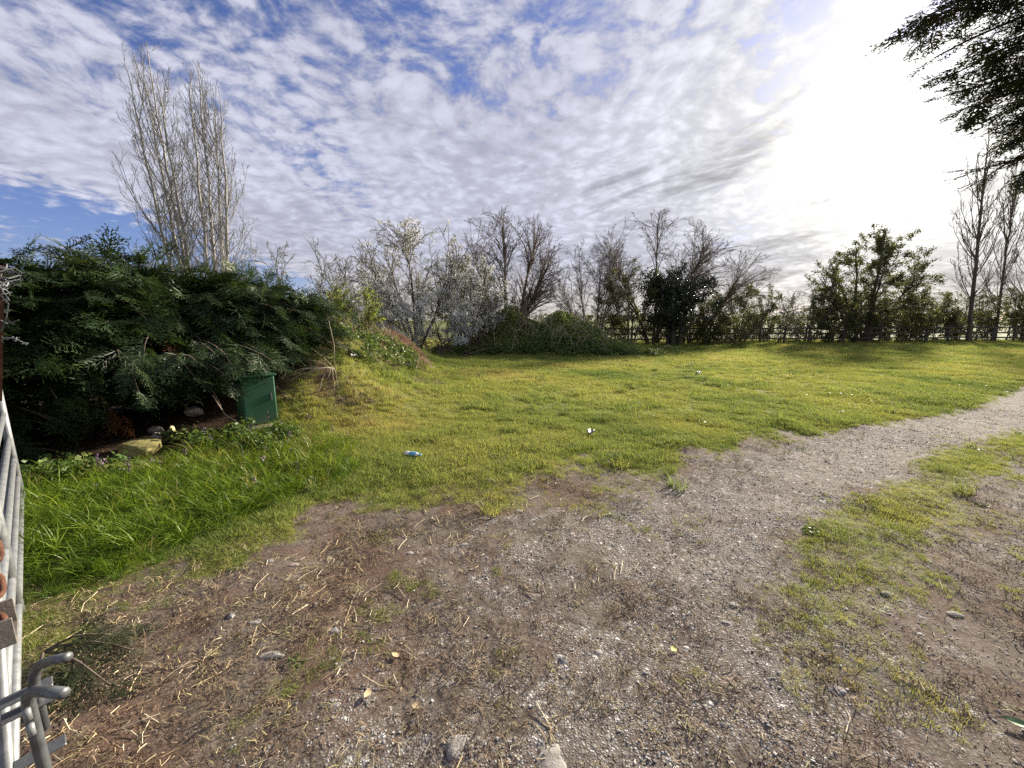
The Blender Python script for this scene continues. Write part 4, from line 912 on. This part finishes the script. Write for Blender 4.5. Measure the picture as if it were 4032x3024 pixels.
scrap('plastic_scrap', T_(5.4, 11.1, .07), (.17, .10), 4, 'white_litter', 'white plastic scrap lying out in the middle of the field', 'litter', curl=.5)
scrap('white_scrap', T_(-3.0, 7.3, .25), (.08, .06), 6, 'white_litter', 'small white scrap on the flank of the spoil heap', 'litter', curl=.6)
def leaf_obj(name, loc, L, W, seed, mat, label, rz=0., tilt=.15):
    n = 7; s = np.linspace(0, 1, n); w = W * np.sin(np.pi * np.clip(s * .94 + .03, 0, 1)) ** .8
    V = []; 
    for z in (0, -.0012):
        for q, a in zip(s, w):
            for j in (-1, 0, 1): V.append([(q - .5) * L, j * a / 2, .10 * L * (abs(j) * .6 + (q - .5) ** 2 * 1.6) + z])
    F = []
    for l in (0, 1):
        for i in range(n - 1):
            for j in (0, 1):
                f = [i * 3 + j, (i + 1) * 3 + j, (i + 1) * 3 + j + 1, i * 3 + j + 1]; F.append([q + l * 3 * n for q in (f if l else f[::-1])])
    o = mk(name, V, np.array(F), M[mat], None, True); o.location = loc; o.rotation_euler = (tilt, 0, rz); return tag(o, label, 'leaf')
leaf_obj('fallen_leaf', T_(.81, 1.69, .012), .035, .030, 1, 'yellow_leaf', 'small yellow leaf lying on the gravel', .6)
leaf_obj('fallen_leaf', T_(2.02, 1.30, .014), .085, .035, 2, 'green_leaf', 'fallen grey-green oval leaf on the bare soil', -.5)
for i, (x, y, lb) in enumerate(((-.40, 1.38, 'curled tan leaf beside the tufts of withered grass'), (-.62, 1.42, 'curled tan leaf among straw on the dirt'), (-.56, 1.62, 'curled tan leaf beside a flat pale stone'))):
    leaf_obj('dry_leaf', T_(x, y, .012), .045, .026, 5 + i, 'tan_leaf', lb, i * 1.3)
# larger stones one can pick out on the dirt
BIG = [(.15, 1.20, .17, .12, .03, 'stone', 'broad flat pale stone set flush in the dirt'), (-.22, 1.23, .12, .09, .03, 'stone', 'flat pale stone in the dirt beside the broad flat one'),
       (-1.15, 1.63, .14, .08, .05, 'stone', 'long pale rough stone on the strawy dirt'), (-1.53, 1.87, .055, .07, .05, 'stone_grey', 'smooth grey egg-shaped pebble on the dirt'),
       (-1.38, 1.83, .07, .05, .03, 'stone', 'white chip of stone beside the grey egg-shaped pebble'), (-.93, 1.78, .08, .055, .035, 'stone_grey', 'flat bluish grey stone on the dirt'),
       (-1.12, 1.96, .045, .04, .03, 'stone_pink', 'small pink stone on the dirt'), (-1.47, 1.62, .06, .035, .02, 'stone_pink', 'flat pinkish stone chip on the strawy dirt'),
       (-1.62, 2.35, .07, .05, .04, 'stone_grey', 'dark angular stone at the edge of the long grass'), (-1.45, 2.32, .08, .055, .03, 'stone_pink', 'pink flat stone at the edge of the long grass'),
       (-1.28, 2.12, .08, .055, .03, 'stone', 'pale flat stone near the edge of the long grass'), (2.22, 2.05, .075, .055, .045, 'stone', 'white stone lying on the sparse grass between the wheel tracks'),
       (1.16, 1.85, .06, .05, .04, 'stone_grey', 'grey stone at the edge of the gravel beside the sparse grass'), (1.28, 1.98, .065, .05, .035, 'stone', 'pale stone on the margin of the gravel'),
       (1.42, 1.45, .10, .05, .04, 'stone_grey', 'long grey stone on the soil below the sparse grass'), (.42, 1.68, .06, .045, .03, 'stone', 'pale stone in the middle of the gravel'),
       (.25, 1.62, .055, .045, .03, 'stone_grey', 'grey stone in the middle of the gravel'), (-.02, 2.7, .08, .06, .035, 'stone', 'pale stone on the brown track'),
       (-.35, 2.55, .07, .05, .03, 'stone', 'pale stone on the brown dirt up the track'), (.05, 3.05, .075, .06, .03, 'stone', 'pale stone where the track meets the field grass'),
       (2.45, 1.9, .09, .05, .03, 'stone', 'flat chalky stone in the sparse grass'), (2.1, 1.75, .06, .04, .025, 'stone', 'chalky chip beside the flat chalky stone'),
       (-.72, 2.45, .07, .05, .03, 'stone', 'white chip of stone in the brown dirt'), (-.3, 1.93, .05, .035, .025, 'stone', 'small white stone by a tuft of grass')]
for i, (x, y, a, b_, c, mt, lb) in enumerate(BIG):
    stone_thing('stone', on(x, y, -c * .12), (a, b_, c * .8), 600 + i, mt, lb, 'stone', None, 3, .34)
# cut conifer sprig beside the gate
def sprig():
    rng = np.random.RandomState(611); o = empty('conifer_sprig', T_(-2.05, 1.58), 'cut dark green conifer sprig lying on the dirt by the gate', 'sprig')
    C = []
    for a, L in ((.0, .55), (.35, .42), (-.35, .38), (.62, .3)):
        s = np.linspace(0, 1, 6)[:, None]; dr = np.array([math.cos(a - .35), math.sin(a - .35), 0]); q = np.array([-2.25, 1.62, 0]) + dr * L * s; q[:, 2] = terrain(q[:, 0], q[:, 1]) + .03 + .05 * np.sin(s[:, 0] * 3); C.append(q)
    C = np.array(C); bag_tubes([(C, np.linspace(.007, .003, 6)[None] * np.ones((4, 1)), 5)]).mk('stem', M['bark_brown'], o, True)
    p, d, up, sz, t = boughs_to_sprays(C, rng, 10, .12, .14, droop=-.05, upn=.15); place_sprays(SPR, p, d, up, sz, np.clip(rng.normal(.55, .15, len(p)), 0, 1), rng).mk('foliage', M['cedar'], o)
sprig()
# blue sheet far behind the scrub
def sheet():
    V, F = box((0, 0, 0), (1.7, .05, .9), .1, .01); o = mk('blue_sheet', V, F, M['blue_sheet'], None); o.location = (-9.6, 23.0, .75 + float(terrain(-9.6, 23.0))); tag(o, 'blue sheeting glimpsed through the grey scrub behind the spoil heap', 'sheet')

# ------------------------------------------------------------------ ground cover, scattered as stuff
def scatter(name, label, cat, sources, x, y, z, scale, tint, rng, tilt=.12, idx=None):
    n = len(x); SRC = bpy.data.collections.new(name + '_source')
    for s in sources: SRC.objects.link(s)
    me = bpy.data.meshes.new(name); me.vertices.add(n); me.vertices.foreach_set('co', np.stack([x, y, z], -1).astype(np.float32).ravel())
    def at(k, typ, arr, key='value'):
        a = me.attributes.new(k, typ, 'POINT'); a.data.foreach_set(key, np.ascontiguousarray(arr).ravel())
    at('rot', 'FLOAT_VECTOR', np.stack([rng.randn(n) * tilt, rng.randn(n) * tilt, rng.rand(n) * 6.283], -1).astype(np.float32), 'vector')
    at('size', 'FLOAT', np.asarray(scale, np.float32)); at('tint', 'FLOAT', np.clip(tint, 0, 1).astype(np.float32))
    at('which', 'INT', (rng.randint(0, len(sources), n) if idx is None else idx).astype(np.int32))
    o = bpy.data.objects.new(name, me); COL.objects.link(o)
    g = bpy.data.node_groups.new(name + '_scatter', 'GeometryNodeTree')
    g.interface.new_socket('Geometry', in_out='INPUT', socket_type='NodeSocketGeometry'); g.interface.new_socket('Geometry', in_out='OUTPUT', socket_type='NodeSocketGeometry')
    gi = g.nodes.new('NodeGroupInput'); go = g.nodes.new('NodeGroupOutput'); ip = g.nodes.new('GeometryNodeInstanceOnPoints'); ci = g.nodes.new('GeometryNodeCollectionInfo')
    ci.inputs['Collection'].default_value = SRC; ci.inputs['Separate Children'].default_value = True; ci.inputs['Reset Children'].default_value = True
    def na(k, t):
        q = g.nodes.new('GeometryNodeInputNamedAttribute'); q.data_type = t; q.inputs[0].default_value = k; return q.outputs[0]
    e = g.nodes.new('FunctionNodeEulerToRotation'); L = g.links
    L.new(gi.outputs[0], ip.inputs['Points']); L.new(ci.outputs[0], ip.inputs['Instance']); ip.inputs['Pick Instance'].default_value = True
    L.new(na('which', 'INT'), ip.inputs['Instance Index']); L.new(na('rot', 'FLOAT_VECTOR'), e.inputs[0]); L.new(e.outputs[0], ip.inputs['Rotation']); L.new(na('size', 'FLOAT'), ip.inputs['Scale'])
    L.new(ip.outputs[0], go.inputs[0])
    md = o.modifiers.new('scatter', 'NODES'); md.node_group = g
    tag(o, label, cat, None, 'stuff'); return o
def src(name, V, F, mat, smooth=False): return bpy.data.objects.new(name, mesh_data(name, V, F, mat, smooth))
def tuft(seed, n, h, spread, w, lean, k=3, hv=.5):
    """n tapering blades"""
    rng = np.random.RandomState(seed); r = spread * np.sqrt(rng.rand(n)); a = rng.rand(n) * 6.283; p = np.stack([r * np.cos(a), r * np.sin(a), np.full(n, -.012)], -1)
    az = rng.rand(n) * 6.283; ln = h * rng.uniform(1 - hv, 1.05, n); tl = lean * rng.uniform(.2, 1.3, n); d = np.stack([np.cos(az) * tl, np.sin(az) * tl, np.ones(n)], -1); d = unit(d)
    sd = np.stack([-np.sin(az + rng.randn(n) * .6), np.cos(az + rng.randn(n) * .6), np.zeros(n)], -1); V = []; cur = rng.uniform(.1, .5, n)[:, None] * lean * 1.6
    for j in range(k):
        f = j / k; ww = (w * (1 - f * .55) * rng.uniform(.8, 1.2, n))[:, None]; V += [p - sd * ww, p + sd * ww]
        p = p + d * (ln / k)[:, None]; d = unit(d + np.stack([np.cos(az), np.sin(az), -.9 * np.ones(n)], -1) * cur)
    V.append(p); m = 2 * k + 1; VV = np.stack(V, 1).reshape(-1, 3); b = np.arange(n)[:, None] * m; F4 = np.concatenate([b + [2 * j, 2 * j + 1, 2 * j + 3, 2 * j + 2] for j in range(k - 1)]) if k > 1 else np.zeros((0, 4), int)
    F3 = b + [2 * k - 2, 2 * k - 1, 2 * k]; return VV, [F3] + ([F4] if len(F4) else [])
rngG = np.random.RandomState(900)
def sample(n, x0, x1, y0, y1, fn, rng=rngG):
    x = rng.uniform(x0, x1, n); y = rng.uniform(y0, y1, n); m = (np.abs(x) < 1.55 * y + 2.2) & (rng.rand(n) < fn(x, y)); return x[m], y[m]
def grass():
    # field turf, three distance bands of density
    S1 = [src('turf_%d' % i, *tuft(i, 46, .085, .085, .0022, .55, 3), M['grass']) for i in range(5)]
    xs, ys, sc = [], [], []
    for (n, x0, x1, y0, y1, s) in ((64000, -4, 9.5, 1.0, 6.5, .85), (34000, -8, 17, 6.5, 13, 1.15), (34000, -8, 33, 13, 21, 1.5), (34000, -8, 48, 21, 31, 2.0)):
        x, y = sample(n, x0, x1, y0, y1, lambda a, b: np.where(sdpoly(a, b, TALL) > .15, .25, 1.) * field_density(a, b) ** 1.2); xs.append(x); ys.append(y); sc.append(np.full(len(x), s))
    x = np.concatenate(xs); y = np.concatenate(ys); s = np.concatenate(sc); dn = field_density(x, y); bare = sm(sdpoly(x, y, BARE), -.3, .2)
    pt = .5 * fbm(x, y, .9, 4) + .5 * sm(fbm(x - 7, y + 3, 2.6, 3), .35, .68); z = terrain(x, y)
    s = s * rngG.uniform(.6, 1.25, len(x)) * (.42 + 1.15 * pt) * (1 - .45 * bare) * (.55 + .45 * dn)
    tint = .58 - .22 * pt + (fbm(x + 9, y, .45, 4) - .5) * 1.5 + rngG.randn(len(x)) * .13 + .12 * bare
    scatter('grass', 'short spring grass covering the field', 'grass', S1, x, y, z, s, tint, rngG)
    # thicker darker tussocks
    S2 = [src('tussock_%d' % i, *tuft(20 + i, 60, .17, .07, .0026, .55, 4), M['grass']) for i in range(4)]
    x, y = sample(9000, -4, 30, 3, 27, lambda a, b: field_density(a, b) * sm(fbm(a + 5, b + 2, 1.2, 3), .50, .66) * .6 + .35 * np.exp(-(dline(a, b, RIDGE) - 1.3) ** 2 / .5) * (1 - soil_mask(a, b)))
    scatter('tussock_grass', 'darker tussocks standing up out of the field grass', 'grass', S2, x, y, terrain(x, y), rngG.uniform(.6, 1.25, len(x)) * (1 + .02 * y), .32 + rngG.randn(len(x)) * .2, rngG, .15)
    # long lush grass below the hedge
    S3 = [src('long_%d' % i, *tuft(40 + i, 46, .27 + .02 * i, .075, .0026 + .0004 * i, .65, 5, .65), M['long_grass']) for i in range(5)]
    x, y = sample(5200, -5.6, -1.2, 1.5, 6.2, lambda a, b: sm(sdpoly(a, b, TALL) + (fbm(a, b, 2.1, 3) - .5) * .5, -.12, .2) * .85 * (np.hypot((a + 4.25) / 1.2, b - 4.2) > .42))
    e = sm(sdpoly(x, y, TALL), -.1, .5)
    scatter('long_grass', 'long lush green grass between the hedge and the track', 'grass', S3, x, y, terrain(x, y), rngG.uniform(.55, 1.1, len(x)) * (.45 + .55 * e) * (1.05 - .07 * np.maximum(y - 3, 0)), .46 + rngG.randn(len(x)) * .30 + .14 * (y - 3.4), rngG, .24)
    # withered grass, mats and dead needles on the dirt
    S4 = [src('withered_%d' % i, *tuft(60 + i, 15, .050 + .008 * i, .06, .0016, 2.4, 3, .7), M['dead_grass']) for i in range(5)]
    x, y = sample(70000, -4.5, 9, .7, 6.5, lambda a, b: sm(sdpoly(a, b, BARE), -.4, .1) * (.25 + .75 * sm(fbm(a, b, 2.6, 4), .42, .6)) * (1 - .6 * gravel_mask(a, b)) * np.clip(3.2 / (np.hypot(a, b) + .6), .2, 1))
    scatter('withered_grass', 'withered brown grass matted on the bare dirt', 'grass', S4, x, y, terrain(x, y) + .004, rngG.uniform(.5, 1.4, len(x)), rngG.rand(len(x)) ** 1.2, rngG, .3)
    # dead grass on the heap and at the cabinet
    S5 = [src('dry_tuft_%d' % i, *tuft(80 + i, 40, .26, .07, .0028, .9, 4), M['dead_grass']) for i in range(3)]
    x, y = sample(7500, -6.5, -1.5, 5.9, 14.5, lambda a, b: .8 * np.exp(-(dline(a, b, RIDGE) / 1.5) ** 2) * sm(fbm(a, b, 1.6, 3), .40, .58) * (1 - .8 * soil_mask(a, b)) * (sdpoly(a, b, HEDGE) < 0))
    scatter('dry_grass', 'dry tan grass on the flank of the spoil heap', 'grass', S5, x, y, terrain(x, y), rngG.uniform(.5, 1.1, len(x)), .55 + rngG.rand(len(x)) * .45, rngG, .25)
grass()
def dry_stems():
    S = [src('dry_stem_%d' % i, *tuft(120 + i, 9, .55, .10, .0035, .45, 4, .6), M['straw']) for i in range(3)]
    x, y = sample(420, -5.5, -1.8, 6.0, 13.5, lambda a, b: .8 * np.exp(-((dline(a, b, RIDGE) - .5) / 1.1) ** 2) * sm(fbm(a, b, 1.3, 3), .45, .6) * (sdpoly(a, b, HEDGE) < -.1))
    scatter('dry_stems', 'thin bleached dry stems bristling from the spoil heap', 'stems', S, x, y, terrain(x, y), rngG.uniform(.4, 1.1, len(x)), rngG.rand(len(x)) * .6, rngG, .3)
dry_stems()
def broadleaf(seed, n, h, spread, size):
    rng = np.random.RandomState(seed); a = rng.rand(n) * 6.283; r = spread * rng.rand(n) ** .6; c = np.stack([r * np.cos(a), r * np.sin(a), h * (1 - .6 * (r / spread) ** 2) * rng.uniform(.3, 1, n)], -1)
    V, F, t = leaf_at(c, size, rng, .75, .55); m = max(4, n // 6); q = np.stack([np.zeros((m, 3)), c[:m]], 1); TV, TF = tubes(q, np.full((m, 2), .0025), 3); return np.concatenate([V, TV]), [F, TF + len(V)]
def weeds():
    S = [src('weed_%d' % i, *broadleaf(i, 46, .20, .13, .048), M['weed']) for i in range(4)]
    fn = lambda a, b: .55 * sm(-np.abs(dline(a, b, [(-5.3, 3.0), (-4.35, 4.1), (-3.9, 4.75), (-3.2, 4.85)])) + (fbm(a, b, 2, 3) - .5) * .4, -.55, -.15) * (sdpoly(a, b, HEDGE) < .12) * (np.hypot(a + 4.3, b - 4.3) > .42)
    x, y = sample(2400, -6, -2, 2, 6, fn)
    scatter('weeds', 'broad-leaved weeds and nettles along the foot of the hedge', 'weeds', S, x, y, terrain(x, y), rngG.uniform(.7, 1.4, len(x)), .5 + rngG.randn(len(x)) * .25, rngG, .1)
    x, y = sample(2600, -5.5, -2.2, 7, 13.5, lambda a, b: .35 * np.exp(-((dline(a, b, [(-3.5, 8.4), (-3.2, 9.4), (-2.9, 10.8)])) / .42) ** 2))
    scatter('heap_weeds', 'bright green nettles growing on the spoil heap', 'weeds', S, x, y, terrain(x, y), rngG.uniform(1., 1.9, len(x)), .72 + rngG.randn(len(x)) * .25, rngG, .1)
    x, y = sample(2600, -3, 9, 16.5, 20.5, lambda a, b: .8 * np.exp(-(((a - 2.2) / 4.4) ** 2 + ((b - 17.7) / .6) ** 2) ** 2))
    scatter('mound_weeds', 'green nettles fringing the foot of the bramble mound', 'weeds', S, x, y, terrain(x, y), rngG.uniform(1., 2., len(x)), .55 + rngG.randn(len(x)) * .25, rngG, .1)
    S2 = [src('low_weed_%d' % i, *broadleaf(30 + i, 22, .03, .06, .022), M['weed']) for i in range(3)]
    x, y = sample(700, -2, 8, 1, 7, lambda a, b: .12 * field_density(a, b) * sm(sdpoly(a, b, BARE), -.3, .1))
    scatter('low_weeds', 'small flat rosettes of weeds in the sparse grass', 'weeds', S2, x, y, terrain(x, y), rngG.uniform(.6, 1.3, len(x)), .45 + rngG.randn(len(x)) * .2, rngG, .1)
    # daisies
    V = []; F = []
    for q in range(9):
        a = q / 9 * 6.283; u = np.array([math.cos(a), math.sin(a), .12]); s_ = np.array([-math.sin(a), math.cos(a), 0]); i = len(V); V += [u * .002 + [0, 0, .07], u * .009 + s_ * .003 + [0, 0, .07], u * .013 + [0, 0, .07], u * .009 - s_ * .003 + [0, 0, .07]]; F += [[i, i + 1, i + 2], [i, i + 2, i + 3]]
    D = [src('daisy_0', np.array(V), np.array(F), M['daisy'])]
    x, y = sample(500, 1.5, 16, 4.3, 10, lambda a, b: field_density(a, b) * sm(fbm(a, b, .8, 3), .52, .62) * .55 * np.exp(-((b - 6.2 - .35 * (a - 4)) / 1.6) ** 2))
    scatter('daisies', 'small white daisies dotted in the grass by the track', 'daisies', D, x, y, terrain(x, y), rngG.uniform(.9, 1.5, len(x)), rngG.rand(len(x)), rngG, .35)
    V, F, t = leaf_at(np.random.RandomState(3).randn(14, 3) * np.array([.010, .010, .02]) + [0, 0, .20], .018, np.random.RandomState(4), .8); D = [src('purple_0', V, F, M['purple'])]
    x, y = sample(60, -4.6, -2.0, 3.2, 5.6, lambda a, b: sm(sdpoly(a, b, TALL), -.1, .3) * .6)
    scatter('purple_flowers', 'small purple dead-nettle flowers in the long grass', 'flowers', D, x, y, terrain(x, y), rngG.uniform(.8, 1.25, len(x)), rngG.rand(len(x)), rngG, .15)
weeds()
def gravel_and_straw():
    S = [src('pebble_%d' % i, *lump((0, 0, 0), (1, .8, .42), 700 + i, 1, .2), M['pebble']) for i in range(6)]
    xs, ys, sc = [], [], []
    for (n, x0, x1, y0, y1, lo, hi) in ((60000, -3.2, 4.6, .7, 3.0, .006, .020), (22000, -2, 8, 3.0, 5.6, .009, .026), (6000, 4, 13, 4.5, 9, .015, .035)):
        x, y = sample(n, x0, x1, y0, y1, lambda a, b: (.035 + .75 * gravel_mask(a, b) ** 1.4 * sm(fbm(a, b, 4, 3), .3, .6)) * sm(sdpoly(a, b, BARE), -.1, .25)); xs.append(x); ys.append(y); sc.append(lo * (hi / lo) ** (rngG.rand(len(x)) ** 2.2))
    x = np.concatenate(xs); y = np.concatenate(ys); s = np.concatenate(sc)
    scatter('gravel', 'loose grey and white gravel on the wheel track', 'gravel', S, x, y, terrain(x, y) + s * .10, s, rngG.rand(len(x)) ** 1.1, rngG, .3)
    def straw(seed, L, w, bend):
        rng = np.random.RandomState(seed); q = np.array([[-L / 2, 0, .003], [-L * .1, bend * L * .3, .006], [L / 2, 0, .004]]); q[2, 1] = -bend * L * .5; return tube1(q, w, 4)
    S = [src('straw_%d' % i, *straw(i, L, w, b), M['straw']) for i, (L, w, b) in enumerate(((.04, .0016, .1), (.07, .0017, .25), (.11, .0018, .05), (.028, .0026, .0), (.06, .0015, .6), (.14, .0015, .2)))]
    x, y = sample(30000, -4.2, 5, .7, 5.5, lambda a, b: (.15 + .85 * sm(-a, -1.2, 1.0)) * (.12 + .88 * sm(fbm(a + 3, b, 2.2, 3), .42, .62)) * sm(sdpoly(a, b, BARE), -.35, .2) * np.clip(1.6 / (np.hypot(a, b) + .3), .1, .8))
    scatter('straw', 'scattered pale straw and chopped stalks on the dirt', 'straw', S, x, y, terrain(x, y) + .004, .30 + .9 * rngG.rand(len(x)) ** 1.7, rngG.rand(len(x)), rngG, .12)
    # rotting needles and twigs in the hedge hollow
    S = [src('needle_%d' % i, *tuft(90 + i, 14, .07, .06, .0016, 2.8, 3, .6), M['dead_grass']) for i in range(3)]
    x, y = sample(3200, -7, -3.2, 2.4, 7.4, lambda a, b: sm(sdpoly(a, b, HEDGE), -.25, .1) * .9)
    scatter('leaf_litter', 'brown needle litter on the ground under the hedge', 'litter', S, x, y, terrain(x, y) + .004, rngG.uniform(.7, 1.5, len(x)), rngG.rand(len(x)) ** 1.6 * .6, rngG, .25)
gravel_and_straw()
sheet()
